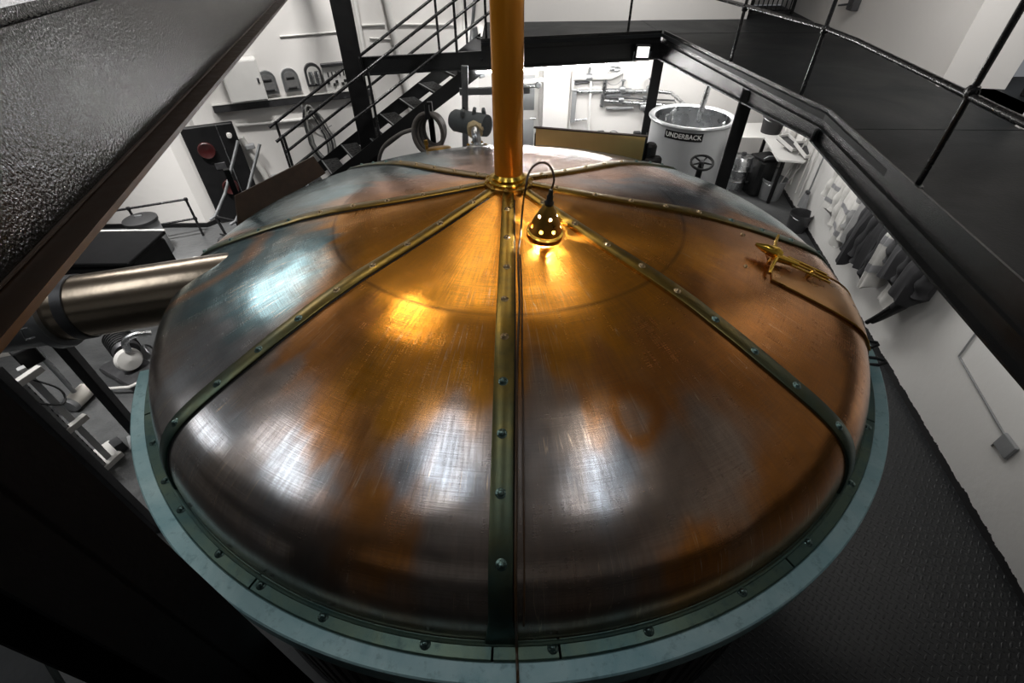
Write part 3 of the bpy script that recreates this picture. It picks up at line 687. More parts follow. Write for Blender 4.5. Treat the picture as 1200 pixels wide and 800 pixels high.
MB().add([(*a0.xy, .16), (*a1.xy, .24), (*(a1+sn*.012).xy, .24), (*(a0+sn*.012).xy, .16), (*(a0+sd*.10+sn*.06).xy, .345), (*(a1-sd*.03+sn*.06).xy, .385), (*(a1-sd*.03+sn*.072).xy, .385), (*(a0+sd*.10+sn*.072).xy, .345)],
         [(3, 2, 1, 0), (4, 5, 6, 7), (0, 1, 5, 4), (1, 2, 6, 5), (2, 3, 7, 6), (3, 0, 4, 7)]).build('plate', M['brown_steel'], sp, False)
m = MB(); m.box(a0+sd*.16+sn*.14+V((0, 0, .30)), (.04, .04, .42), .5); m.build('stay', M['matt_black'], sp, False)

# ---------------------------------------------------------------- wide duct entering on the left
du = thing('steel_duct', (-2.2, -.27, -.05), 'wide heat-stained metal duct running into the left side of the copper dome', 'duct')
A0, A1 = V((-1.50, -.13, .22)), V((-2.62, -.37, .17)); dx = (A1-A0).normalized(); L = (A1-A0).length
m = MB(); m.lathe([(.183, 0), (.183, L)], A0, 64, dx); m.build('pipe', M['duct'], du)
m = MB(); m.lathe([(.184, 0), (.191, .002), (.191, .058), (.184, .06)], A0+dx*(L-.13), 64, dx); m.build('band', M['dark_steel'], du)
m = MB(); m.lathe([(.183, 0), (.215, .002), (.222, .012), (.222, .05), (.19, .07), (.19, .45), (0, .45)], A0+dx*L, 48, dx); m.build('inlet_spigot', M['grey_steel'], du)
m = MB(); m.tube([A0+dx*(L-.02)+V((0, -.19, .03)), A0+dx*(L+.03)+V((0, -.23, .05)), A0+dx*(L+.05)+V((0, -.23, -.02)), A0+dx*(L+.0)+V((0, -.19, -.03))], .005, 6); m.build('clip', M['steel'], du)
# legs that carry it
m = MB(); m.box((-2.95, -.25, (FLOOR+.0)/2-.02), (.07, .07, 1.86), .2, .004); m.box((-2.95, -.66, (FLOOR+.0)/2-.02), (.07, .07, 1.86), .2, .004); m.build('stand', M['dark_steel'], du, False)

# ---------------------------------------------------------------- bell lamp on the dome, pierced shade, lit bulb, cable
lc = V((.178, -.445, 0)); ln = V((.19*lc.x/ .48, .19*lc.y/.48, 1)).normalized(); lb = V((lc.x, lc.y, pz(lc.xy.length)+.004))
lamp = thing('bell_lamp', lb, 'small bell-shaped copper lamp with round holes standing near the top of the dome', 'lamp')
LR = ln.to_track_quat('Z', 'Y').to_matrix()
prof = [(.088, 0), (.091, .004), (.091, .012), (.080, .018), (.074, .022), (.072, .026)]
def shade(g):
    m = MB(); seg = 150; rows = []
    n = 56
    for i in range(n+1):
        t = i/n; h = .024+t*.148; r = .072*(1-t)**.75*.80+.0155+.011*(1-t); rows.append((r, h))
    vs = [LR @ V((r*g*math.cos(2*PI*k/seg), r*g*math.sin(2*PI*k/seg), h))+lb for r, h in rows for k in range(seg)]
    holes = []
    for j in range(7): holes.append((2*PI*j/7-.5*PI+.12, .052, .0105))
    for j in range(5): holes.append((2*PI*j/5-.5*PI-.15, .112, .0085))
    fs = []
    for i in range(n):
        for k in range(seg):
            r = (rows[i][0]+rows[i+1][0])/2; h = (rows[i][1]+rows[i+1][1])/2; a = 2*PI*(k+.5)/seg; cut = False
            for (ha, hh, hr) in holes:
                da = (a-ha+PI) % (2*PI)-PI
                if (da*r)**2+((h-hh)*1.15)**2 < hr*hr: cut = True; break
            if not cut: l = (k+1) % seg; fs.append((i*seg+k, i*seg+l, (i+1)*seg+l, (i+1)*seg+k))
    return m.add(vs, fs)
o = shade(1.0).build('lamp_shade', M['dark_brass'], lamp); md = o.modifiers.new('thickness', 'SOLIDIFY'); md.thickness = .0012
o2 = shade(.955).build('lining_reflector', M['white_plastic'], lamp); o2['label'] = 'white lining added inside the shade to brighten its holes'  # diffuse liner added so the bulb's light fills the holes
m = MB(); m.lathe([(.060, 0), (.088, 0), (.092, .005), (.092, .012), (.084, .016), (.078, .024), (.071, .027), (.071, .024)], lb, 56, ln); m.build('base_ring', M['brass'], lamp)
m = MB(); m.lathe([(.022, .168), (.023, .180), (.016, .190), (.016, .215), (.011, .222), (.011, .245), (.006, .25)], lb, 24, ln); m.build('lamp_cap', M['rubber'], lamp)
m = MB(); c = lb+ln*.094; m.lathe([(0, -.012), (.007, -.010), (.010, -.003), (.010, .005), (.007, .012), (.005, .07)], c, 16, ln); m.build('bulb', M['bulb'], lamp)
top = lb+ln*.245
h0 = [top, top+V((.012, .01, .05)), top+V((-.006, .045, .095)), top+V((-.05, .065, .105)), top+V((-.10, .04, .075)), top+V((-.122, -.01, .0)), V((.066, -.40, pz(.41)+.10)), V((.052, -.50, pz(.51)+.012))]
down = [on(r, az, .010) for r, az in ((.60, 3.9), (.75, 2.9), (.95, 2.2), (1.2, 1.0), (1.45, .45), (1.65, .2), (1.80, .05), (1.95, -.1), (2.02, -.1), (2.05, -.1))]
down[0] = on(.60, 3.9, .007)
tail = [V((-.002, -2.09, .012)), V((-.001, -2.15, .006)), V((0, -2.20, -.02)), V((.004, -2.205, -.4)), V((.01, -2.17, -1.2)), V((.02, -2.2, FLOOR+.02))]
MB().tube(bez(h0+down+tail, 7), .0052, 8).build('cable', M['cord'], lamp)
MB().tube(bez([on(r, a, .008) for r, a in ((.62, 4.6), (.9, 3.1), (1.2, 1.9), (1.5, 1.35), (1.8, .9), (2.0, .7), (2.05, .6))], 6), .0035, 6).build('thin_cable', M['cord'], lamp)

# ---------------------------------------------------------------- vent elbow wrapped in lagging at the rear of the dome
ve = thing('lagged_vent_pipe', (-.27, 1.40, pz(1.42)), 'bright elbow pipe with torn grey lagging on the rear of the dome', 'pipe')
vz = pz(1.42)
m = MB(); m.lathe([(.03, .012), (.085, .012), (.09, .006), (.09, -.01)], (-.25, 1.40, vz), 32, (-.03, .19, 1)); m.build('flange', M['steel'], ve)
for k in range(6):
    a = k*PI/3; put_rivet(ve, (-.25+.072*math.cos(a), 1.40+.072*math.sin(a), vz+.014), (0, 0, 1), BM, 'bolt')
pp = bez([(-.25, 1.40, vz), (-.25, 1.40, vz+.05), (-.256, 1.43, vz+.09), (-.266, 1.49, vz+.115), (-.28, 1.56, vz+.12)], 6)
MB().tube(pp, .036, 20).build('elbow', M['steel'], ve)
m = MB(); ax = V((-.86, .50, .0)).normalized()
lc0 = V((-.155, 1.54, vz+.115))
m.tube([lc0+ax*t for t in (0, .01, .09, .2, .33, .36)], [.05, .085, .092, .09, .088, .07], 28); o = m.build('lagging', M['lagging'], ve)
m = MB(); m.tube([V((-.262, 1.46, vz+.095)), V((-.262, 1.49, vz+.10)), V((-.27, 1.54, vz+.11))], [.058, .070, .06], 20)
o = m.build('torn_wadding', M['wadding'], ve)
for v in o.data.vertices: v.co += V((random.uniform(-.007, .007), random.uniform(-.006, .006), random.uniform(-.007, .007)))
for dx_, dz, tl in ((.10, .12, .1), (.0, .135, .3), (-.08, .13, -.2)):
    c = V((-.27+dx_*-1.0, 1.60, vz+.10+dz*.85)); m = MB(); m.box(c, (.03, .07, .05), Matrix.Rotation(tl, 3, 'Y'), .012); m.build('loose_strap', M['lagging'], ve, False)
m = MB(); m.lathe([(.0, .03), (.02, .03), (.022, .01), (.06, .008), (.065, 0)], (-.04, 1.56, pz(1.56)), 20, (0, .2, 1)); m.build('side_flange', M['dark_steel'], ve)
# small brass port
bpz = pz(1.72)
bt = thing('brass_port', (-.62, 1.62, bpz), 'low brass fitting on the rear of the dome beside the coiled hose', 'fitting')
m = MB(); m.lathe([(0, .02), (.10, .018), (.11, .01), (.11, -.01)], (-.60, 1.62, bpz), 28, (-.08, .2, 1)); m.build('plate', M['dark_brass'], bt)
m = MB(); m.lathe([(0, .09), (.018, .085), (.02, .05), (.014, .045), (.014, .01)], (-.70, 1.60, bpz), 14); m.build('valve', M['dark_brass'], bt)

# ---------------------------------------------------------------- staircase behind the dome
st = thing('staircase', (-2.3, 5.1, FLOOR), 'black steel staircase with checkered treads climbing up to the rear walkway', 'staircase')
SD = LD; SN = V((-LD.y, LD.x, 0))            # SN points to the wall
nearL = lambda t, z: V((0, 0, 0))
def spt(x, off, z):
    """point on the vertical plane parallel to the stair wall: n.p = off"""
    n = V((-.4552, .8904, 0)); d = V((.8904, .4552, 0)); base = n*off; t = (x-base.x)/d.x; p = base+d*t; return V((p.x, p.y, z))
x0, z0 = -2.05, -.62; x1, z1 = -.63, .207; sl = (z1-z0)/(x1-x0)     # near stringer, top edge
def zt(x): return z0+(x-x0)*sl
xe = x0+(DECK-.02-z0)/sl; xb = x0+(FLOOR-z0)/sl
xe = min(xe, -.02)
for off, w in ((5.28, 1), (6.00, 1)):
    sh = 0 if off < 5.5 else -.335
    P_ = [(xb+sh, FLOOR), (xe+sh, zt(xe)), (xe+sh, zt(xe)-.27), (xb+sh+.30, FLOOR)]
    a = [spt(x, off, z) for x, z in P_]; b = [spt(x, off+.03, z) for x, z in P_]
    MB().add(a+b, [(3, 2, 1, 0), (4, 5, 6, 7), (0, 1, 5, 4), (1, 2, 6, 5), (2, 3, 7, 6), (3, 0, 4, 7)]).build('stringer', M['matt_black'], st, False)
    m = MB(); pth = [spt(xb+sh+(xe-xb)*i/1.0, off+.015, zt(xb+(xe-xb)*i)+.008) for i in (0, 1)]
nst = 13
def tread_mat():
    t = NT('tread_grating'); c = t.coord(); n = t.n.new('ShaderNodeTexVoronoi'); t.l.new(c, n.inputs[0]); n.inputs['Scale'].default_value = 24
    t.set(t.mix(t.ramp(n.outputs[0], .35, .5), (.004, .004, .004), (.04, .04, .04)), .8, .1)
    t.b.inputs['Specular IOR Level'].default_value = .15; return t.m
M['tread'] = tread_mat()
rise = (zt(xe)-FLOOR)/nst
for k in range(1, nst+1):
    z = FLOOR+rise*k-.05; x = xb+(z-FLOOR)/sl
    c0, c1 = spt(x+.02, 5.31, z), spt(x+.02-.335, 6.00, z); run = SD*.26
    m = MB(); vs = [c0, c0+run, c1+run, c1]; m.add(vs+[v-V((0, 0, .03)) for v in vs], [(0, 1, 2, 3), (7, 6, 5, 4), (4, 5, 1, 0), (5, 6, 2, 1), (6, 7, 3, 2), (7, 4, 0, 3)])
    t_ = m.build('tread', M['tread'], st, False)
    m = MB(); m.add([c0, c1, c1+V((0, 0, .004))-SD*.0, c0+V((0, 0, .004)), c0+SD*.02, c1+SD*.02, c1+SD*.02+V((0, 0, .004)), c0+SD*.02+V((0, 0, .004))], [(3, 2, 1, 0), (4, 5, 6, 7), (0, 1, 5, 4), (1, 2, 6, 5), (2, 3, 7, 6), (3, 0, 4, 7)]); m.build('nosing', M['grey_steel'], t_, False)
def rl(x, zo): return zo+(x-x0)*sl
# handrails: top and middle on both sides, joined by posts
for off, sh, xs in ((5.30, 0, 0), (6.02, -.335, 0)):
    for h, xa, xz in ((.90, -3.25, -.02), (.45, -3.15, -.05)):
        pth = [spt(x+sh, off, zt(x)+h) for x in (xa, -2.5, -1.5, -.6, xz)]
        if off < 5.5: pth += [spt(.06, off, zt(.06)+h+.16), spt(.09, off, zt(.09)+h+.6)]
        else: pth += [spt(.10+sh, off, zt(.10)+h)]
        MB().tube(pth, .021, 10).build('handrail' if h > .6 else 'mid_rail', M['rail'], st)
    for x in (-3.15, -1.95, -.72, -.28):
        MB().tube([spt(x+sh, off, zt(x)-.05), spt(x+sh, off, zt(x)+.92+(.4 if x > -.9 else 0))], .020, 10).build('rail_post', M['rail'], st)
# landing framing behind the top of the stairs
m = MB(); m.box(spt(-.45, 6.05, .25), (.10, .06, .75), frame(SD+V((0, 0, .15))), .006); m.build('landing_bracket', M['grey_steel'], st, False)
MB().tube([spt(-.62, 6.35, .1), spt(-.42, 6.3, 1.3)], .03, 8).build('landing_stay', M['grey_steel'], st)

# ---------------------------------------------------------------- things on the left rear wall
ec = thing('electrical_cabinet', lw(-4.0, -.16), 'white electrical cabinet on the left rear wall half behind the girder', 'cabinet')
MB().box(lw(-4.02, .13, .13), (.52, .24, .56), math.atan2(LD.y, LD.x), .012).build('body', M['white_paint'], ec, False)
MB().box(lw(-4.02, .13, .255), (.48, .012, .52), math.atan2(LD.y, LD.x), .004).build('door', M['white_paint'], ec, False)
MB().box(lw(-3.84, .13, .268), (.03, .02, .07), math.atan2(LD.y, LD.x), .004).build('lock', M['dark_steel'], ec, False)
la = math.atan2(LD.y, LD.x)
for k, (x, z, lab) in enumerate(((-3.72, .03, 'arched grey metal meter nearest the white cabinet'), (-3.42, .03, 'arched grey metal meter in the middle of three on the wall'), (-3.10, .07, 'arched glass-fronted meter with two coils, rightmost of three'))):
    t_ = thing('wall_meter', lw(x, z-.16), lab, 'meter', 'meters on the left rear wall')
    base = lw(x, z, .0); Rm = Matrix((LD, LN, V((0, 0, 1)))).transposed()
    def arch(w, h, d0, d1, name, mat):
        pl = [(-w, -h)]+[(w, -h)]+[(w*math.cos(a), h*.35+w*1.0*math.sin(a)) for a in [PI*i/12 for i in range(13)]]
        n = len(pl); vs = [Rm @ V((u, d, v))+base for d in (d0, d1) for u, v in pl]
        MB().add(vs, [tuple(range(n)), tuple(range(2*n-1, n-1, -1))]+[(i, n+i, n+(i+1) % n, (i+1) % n) for i in range(n)]).build(name, mat, t_, False)
    arch(.125, .15, 0, .07, 'housing', M['grey_steel'] if k < 2 else M['dark_steel'])
    arch(.095, .11, .07, .085, 'window', M['glass_dark'] if k < 2 else M['pale_paint'])
    m = MB()
    if k < 2: m.box(Rm @ V((0, .09, .05))+base, (.12, .01, .03), la, .003); m.box(Rm @ V((0, .09, -.09))+base, (.13, .01, .025), la, .003)
    else: [m.lathe([(.032, -.10), (.036, -.06), (.036, .06), (.030, .09)], Rm @ V((s*.045, .10, -.02))+base, 14) for s in (-1, 1)]
    m.build('register', M['rubber'] if k < 2 else M['steel'], t_)
ip = thing('fuse_board', lw(-2.80, -.15), 'white board of small black switches on the wall beside the black column', 'switchboard')
MB().box(lw(-2.78, .0, .03), (.42, .05, .40), la, .006).build('board', M['white_paint'], ip, False)
MB().box(lw(-2.78, .20, .07), (.44, .08, .045), la, .006).build('top_cover', M['dark_steel'], ip, False)
for i in range(5): MB().box(lw(-2.90+i*.055, .06, .07), (.018, .03, .07), la, .003).build('switch', M['rubber'], ip, False)
for i in range(5): MB().box(lw(-2.92+i*.06+.02*(i % 2), -.05-.04*(i % 2), .07), (.04, .03, .04), la, .003).build('switch', M['rubber'], ip, False)
tr = thing('cable_trunking', lw(-3.5, -.3), 'long dark cable trunking fixed under the meters', 'trunking')
a, b = lw(-4.5, -.23, .04), lw(-2.35, -.27, .04)
MB().box((a+b)/2, ((b-a).length, .09, .10), frame(b-a, (0, 0, 1)), .006).build('channel', M['dark_steel'], tr, False)
MB().box((a+b)/2+V((0, 0, .058)), ((b-a).length, .11, .014), frame(b-a, (0, 0, 1)), .003).build('lid', M['pale_paint'], tr, False)
ctw = thing('wall_conduits', lw(-2.3, .2), 'white painted pipes running along the left rear wall', 'pipe')
for pts, r in (([(-3.4, .62), (-2.55, .62)], .012), ([(-4.3, -.50), (-3.2, -.56)], .030), ([(-2.32, 1.8), (-2.32, -.75)], .03), ([(-1.95, 1.8), (-1.80, .0), (-1.72, -.8)], .055), ([(-2.28, .68), (-1.95, .67)], .018), ([(-1.78, .66), (-.83, .58)], .018), ([(-2.2, .50), (-1.9, .46), (-1.86, .2)], .014), ([(-.84, 1.8), (-.84, .0)], .022), ([(-.72, 1.8), (-.72, .5)], .014)):
    MB().tube([lw(x, z, r+.004) for x, z in pts], r, 10).build('conduit', M['white_paint'], ctw)
gp = thing('grey_riser_pipe', lw(-4.15, -1.6), 'grey vertical pipe with brackets on the left rear wall', 'pipe')
MB().tube([lw(-4.30, -.66, .12), lw(-4.16, -1.3, .12), lw(-4.1, FLOOR, .12)], .052, 14).build('pipe', M['pale_paint'], gp)
for z in (-.80, -1.35): MB().box(lw(-4.22 if z > -1 else -4.02, z, .16), (.14, .10, .07), la, .01).build('bracket', M['grey_plastic'], gp, False)
# hose bundle hung on the wall
hb = thing('hose_bundle', lw(-3.4, -1.2), 'bundle of looped grey hoses hanging on the white wall beside the stairs', 'hose')
for i in range(6):
    w = .10+.022*(i % 3); hgt = .40+.03*(i % 4); cx = -3.33+.012*i; dep = .05+.022*i
    pts = [lw(cx+w*math.cos(a)*(1 if math.sin(a) > 0 else 1.15)+.10*(.5-.5*math.sin(a)), -.82+hgt*math.sin(a), dep) for a in [2*PI*j/28 for j in range(28)]]
    MB().tube(pts, .015, 8, closed=True).build('loop', M['grey_hose'] if i % 2 else M['dark_steel'], hb)
MB().tube([lw(-3.3, -.40, .0), lw(-3.3, -.41, .16), lw(-3.3, -.36, .18)], .012, 8).build('hook', M['matt_black'], hb)
pw = MB().tube(bez([lw(-3.37, -.28, .08), lw(-3.38, -.45, .07), lw(-3.32, -.62, .07), lw(-3.18, -.74, .07), lw(-3.02, -.70, .06)], 6), .008, 6).build('wall_cable', M['grey_plastic'], None)
tag(pw, 'thin grey cable drooping from the trunking below the meters', 'cable')

# coiled hose by the stairs, resting near the dome
ch = thing('coiled_hose', (-.95, 3.0, -.4), 'brown ribbed hose looped over a black hook in front of the stairs', 'hose')
for i in range(4):
    w = .165-.014*i; c = V((-.89+.018*i, 2.98+.05*i, .10)); pts = []
    for j in range(28):
        a = 2*PI*j/28; pts.append(c+V((w*math.cos(a), .02*math.sin(a), .21*math.sin(a)*(1-.07*i)-.02)))
    MB().tube(pts, .024, 10, closed=True).build('loop', M['hose'], ch)
MB().tube([(-.87, 2.96, .24), (-.87, 3.0, .38)], .03, 8).build('hook', M['matt_black'], ch)
MB().box((-.87, 3.20, (.36+FLOOR)/2), (.06, .06, .36-FLOOR), 0, .005).build('hose_stand', M['matt_black'], ch, False)
MB().tube(bez([(-1.02, 3.05, .12), (-1.3, 3.3, -.03), (-1.6, 3.6, -.30), (-1.8, 3.9, -.7)], 6), .024, 10).build('hose_tail', M['hose'], ch)
# frame of galvanised bars behind the vent
gf = thing('scaffold_stand', (-.4, 5.3, FLOOR), 'galvanised angle frame standing behind the lagged pipe', 'frame')
MB().box((-.62, 4.7, -.72), (.09, .05, 2.3), Matrix.Rotation(.06, 3, 'Y'), .004).build('upright', M['grey_steel'], gf, False)
MB().box((-.15, 4.75, .10), (1.0, .05, .09), .05, .004).build('top_bar', M['grey_steel'], gf, False)
MB().box((-.55, 4.7, -.85), (.9, .05, .05), .05, .004).build('lower_bar', M['grey_steel'], gf, False)
for z in (-.1, -.35): m = MB(); m.lathe([(0, .012), (.014, .012), (.014, 0)], (-.60, 4.67, z), 8, (0, -1, 0)); m.build('bolt', M['dark_steel'], gf)

# ---------------------------------------------------------------- left side: black cabinet, sack truck, railing, bin, boxes
bk = thing('control_panel', (-4.6, 4.75, FLOOR), 'tall black panel with two dark red dishes leaning by the left rear wall', 'panel')
bd = (V((-4.22, 5.10, 0))-V((-4.86, 4.80, 0))).normalized(); br = math.atan2(bd.y, bd.x)
c0 = (V((-4.22, 5.12, 0))+V((-4.86, 4.80, 0)))/2
MB().box(c0+V((0, 0, -1.14)), (.72, .10, 1.52), br, .012).build('board', M['matt_black'], bk, False)
bn = V((bd.y, -bd.x, 0))
for u, z in ((-.12, -.72), (.0, -1.32)):
    m = MB(); m.lathe([(0, .03), (.06, .035), (.11, .055), (.12, .045), (.12, 0)], c0+bd*u+bn*.05+V((0, 0, z)), 28, bn); m.build('dish', M['red'], bk)
MB().box(c0+bd*.13+bn*.058+V((0, 0, -1.14)), (.014, .012, 1.5), br).build('edge_strip', M['steel'], bk, False)
MB().box(c0+bd*-.02+bn*.055+V((0, 0, -.98)), (.15, .01, .10), br, .002).build('badge', M['dark_steel'], bk, False)
for u, z in ((.26, -.55), (.30, -1.50)): MB().lathe([(0, .06), (.035, .055), (.04, 0)], c0+bd*u+bn*.05+V((0, 0, z)), 14, bn).build('coupling', M['pale_paint'], bk)
sk = thing('sack_truck', (-4.3, 4.2, FLOOR), 'dark tubular sack truck with bent handles in front of the black panel', 'trolley')
for dxx in (0, .42):
    o_ = V((dxx*.9, -dxx*.38, 0)); p = [V((-3.92, 4.55, -.48))+o_, V((-4.25, 4.25, -1.15))+o_, V((-4.42, 4.05, -1.42))+o_, V((-4.50, 4.02, -1.46))+o_]
    MB().tube(p, .022, 10).build('handle', M['grey_steel'], sk)
    MB().tube([V((-4.42, 4.05, -1.42))+o_, V((-4.30, 3.95, FLOOR+.02))+o_], .02, 8).build('side_rail', M['matt_black'], sk)
for z, y in ((-1.42, 4.05), (-1.68, 3.98)): MB().tube([(-4.42, y, z), (-4.04, y-.16, z)], .014, 8).build('cross_bar', M['matt_black'], sk)
for dxx in (0, .42): MB().lathe([(.04, -.03), (.09, -.03), (.10, 0), (.09, .03), (.04, .03)], (-4.40+dxx*.9, 3.95-dxx*.38, FLOOR+.10), 20, (.9, -.38, 0)).build('wheel', M['rubber'], sk)

rg = thing('floor_railing', (-5.4, 4.2, FLOOR), 'low black pipe railing against the white wall at far left', 'railing')
def fr(x, y, z): return V((x, y, z))
pts = [(-4.95, 4.35), (-5.65, 4.05), (-6.4, 3.75)]
for x, y in pts: MB().tube([(x, y, FLOOR), (x, y, FLOOR+.62)], .018, 10).build('post', M['rail'], rg)
for z in (.30, .62): MB().tube([(x, y, FLOOR+z) for x, y in pts], .017, 10).build('rail', M['rail'], rg)
for x, y in pts[:2]:
    for z in (.30, .62): MB().lathe([(0, -.03), (.026, -.022), (.03, 0), (.026, .022), (0, .03)], (x, y, FLOOR+z), 12).build('knuckle', M['rail'], rg)

bn_ = thing('round_bin', (-5.55, 3.75, FLOOR), 'grey drum with a black lid on the floor at far left', 'drum')
MB().lathe([(0, 0), (.20, 0), (.21, .02), (.21, .52), (.20, .54)], (-5.38, 3.82, FLOOR), 36).build('body', M['grey_plastic'], bn_)
MB().lathe([(0, .60), (.10, .60), (.19, .585), (.225, .57), (.225, .53), (.20, .53)], (-5.38, 3.82, FLOOR), 36).build('lid', M['rubber'], bn_)
MB().box((-5.38, 3.82, FLOOR+.61), (.10, .03, .03), .4, .006).build('lid_handle', M['steel'], bn_, False)
bb = thing('black_box', (-5.2, 2.9, FLOOR), 'large black box with a highlight painted along its top edge above the wide duct', 'box')
MB().box((-4.95, 2.62, FLOOR+.375), (.95, .75, .75), .0, .05).build('body', M['flat_black'], bb, False)
MB().box((-4.97, 2.62, FLOOR+.775), (1.0, .80, .05), .0, .02).build('lid', M['flat_black'], bb, False)
MB().box((-4.97, 3.015, FLOOR+.80), (1.0, .03, .02), .0, .006).build('top_edge_highlight', M['pale_paint'], bb, False)  # pale strip painted as the highlight on the black lid's edge
gb = thing('grey_block', (-5.9, 3.2, FLOOR), 'grey block partly hidden behind the black box at far left', 'box')
MB().box((-5.75, 3.1, FLOOR+.30), (.5, .5, .6), .1, .02).build('body', M['grey_plastic'], gb, False)
MB().box((-5.75, 3.1, FLOOR+.61), (.52, .52, .03), .1, .01).build('lid', M['grey_plastic'], gb, False)
fl = thing('pipe_flange', (-4.35, 3.0, FLOOR), 'grey wheel-shaped pipe flange standing on the floor beside the black box', 'flange')
MB().lathe([(.05, -.03), (.20, -.03), (.215, -.015), (.215, .02), (.20, .03), (.11, .03), (.09, .08), (.05, .08)], (-4.22, 2.92, FLOOR+.215), 36, (1, .35, 0)).build('disc', M['pale_paint'], fl)
for k in range(8):
    a = 2*PI*k/8; ax = V((1, .35, 0)).normalized(); u = V((0, 0, 1)); w = ax.cross(u); put_rivet(fl, V((-4.22, 2.92, FLOOR+.215))+ax*.03+(u*math.cos(a)+w*math.sin(a))*.165, ax, BM, 'bolt')
MB().tube([(-4.22, 2.92, FLOOR+.215), (-3.98, 3.0, FLOOR+.215)], .05, 16).build('stub', M['dark_steel'], fl)

# ---------------------------------------------------------------- left foreground: strut, mallet, pump, cable rack
vs_ = thing('angle_upright', (-3.85, .37, FLOOR), 'long grey angle iron upright beside the vessel on the left', 'upright')
m = MB(); cx, cy = -3.62, .27; m.box((cx, cy, (FLOOR-.25)/2), (.075, .012, -.25-FLOOR), .68); m.box((cx+.022, cy+.045, (FLOOR-.25)/2), (.012, .06, -.25-FLOOR), .68); m.build('angle', M['bar_paint'], vs_, False)
m = MB(); m.box((cx, cy, FLOOR+.012), (.20, .20, .024), -.9, .004); m.build('foot', M['grey_steel'], vs_, False)
wd = thing('timber_offcut', (-4.9, 1.3, -.6), 'pale ended timber block lying on the grating behind the upright', 'timber')
MB().box((-4.6, .62, -.98), (.42, .16, .12), .35, .006).build('block', M['wood'], wd, False)
MB().box((-4.59, .535, -.98), (.40, .012, .11), .35, .002).build('sawn_face', M['mallet_head'], wd, False)
ml = thing('long_mallet', (-4.6, .9, FLOOR), 'long handled mallet with a cream head standing head down on the floor', 'mallet')
hx, hy = -4.50, .76
ax = V((.1, 1, 0)).normalized()
m = MB(); m.lathe([(0, -.125), (.070, -.125), (.080, -.115), (.083, 0), (.080, .115), (.070, .125), (0, .125)], (hx, hy, FLOOR+.085), 24, ax); m.build('head', M['mallet_head'], ml)
m = MB(); m.lathe([(0, -.132), (.074, -.132), (.083, -.118), (.0855, -.09)], (hx, hy, FLOOR+.085), 24, ax); m.build('worn_face', M['grey_plastic'], ml)
MB().tube([(hx, hy, FLOOR+.12), (hx+.01, hy, FLOOR+1.0)], [.022, .026], 10).build('handle', M['grey_steel'], ml)

pu = thing('pump', (-4.3, 1.2, FLOOR), 'small dark pump with a pale valve body and ring handwheel under the duct', 'pump')
pc = V((-4.22, 1.18, FLOOR))
MB().box(pc+V((0, 0, .05)), (.62, .34, .10), -.5, .02).build('base', M['dark_steel'], pu, False)
MB().lathe([(0, 0), (.12, .005), (.13, .03), (.13, .30), (.10, .34), (0, .35)], pc+V((-.02, .12, .22)), 28, (-.55, .5, .12)).build('motor', M['dark_steel'], pu)
for k in range(7): MB().lathe([(.13, 0), (.142, 0), (.142, .012), (.13, .012)], pc+V((-.02, .12, .22))+V((-.55, .5, .12)).normalized()*(.06+k*.035), 24, (-.55, .5, .12)).build('fin', M['rubber'], pu)
MB().lathe([(0, -.06), (.11, -.05), (.13, 0), (.11, .05), (0, .07)], pc+V((.08, -.02, .24)), 28, (.7, -.5, .2)).build('casing', M['pale_paint'], pu)
MB().tube(bez([pc+V((.12, .0, .34)), pc+V((.14, .02, .46)), pc+V((.22, .08, .50)), pc+V((.34, .16, .46))], 6), .035, 14).build('outlet', M['steel'], pu)
w0 = pc+V((.36, .02, .30)); u = V((.6, .5, .3)).normalized(); t1 = u.orthogonal().normalized(); t2 = u.cross(t1)
MB().tube([w0+(t1*math.cos(2*PI*i/28)+t2*math.sin(2*PI*i/28))*.11 for i in range(28)], .011, 8, closed=True).build('handwheel', M['dark_steel'], pu)
MB().tube([pc+V((-.22, -.20, .06)), pc+V((-.05, -.30, .08)), pc+V((.18, -.30, .10)), pc+V((.36, -.12, .10))], .016, 8).build('guard', M['pale_paint'], pu)
va = thing('ball_valve', (-3.45, 1.35, -1.0), 'small bright valve on a thin pipe between the duct and the floor', 'valve')
vc = V((-3.30, 1.10, -1.05))
MB().lathe([(0, -.055), (.05, -.045), (.062, 0), (.05, .045), (0, .055)], vc, 20, (.4, .3, 1)).build('body', M['steel'], va)
MB().tube([vc, vc+V((.35, .06, .05)), vc+V((.9, .20, .12))], .014, 8).build('pipe', M['steel'], va)
MB().tube([vc+V((0, 0, -.02)), vc+V((.0, .05, -.85))], .016, 8).build('drop_pipe', M['dark_steel'], va)
MB().tube([vc+V((.06, -.02, -.04))+V((.09*math.cos(a), .05*math.sin(a), -.10+.09*math.sin(a))) for a in [2*PI*i/24 for i in range(24)]], .006, 6, closed=True).build('ring', M['grey_plastic'], va)
lp = thing('drum_coupling', (-3.9, 1.9, FLOOR), 'dark round coupling below the wide duct', 'coupling')
MB().lathe([(0, .62), (.12, .62), (.15, .60), (.15, .50), (.09, .47), (.09, 0)], (-3.85, 1.85, FLOOR), 28).build('body', M['dark_steel'], lp)
MB().lathe([(0, .66), (.05, .66), (.06, .62)], (-3.85, 1.85, FLOOR), 16).build('plug', M['rubber'], lp)
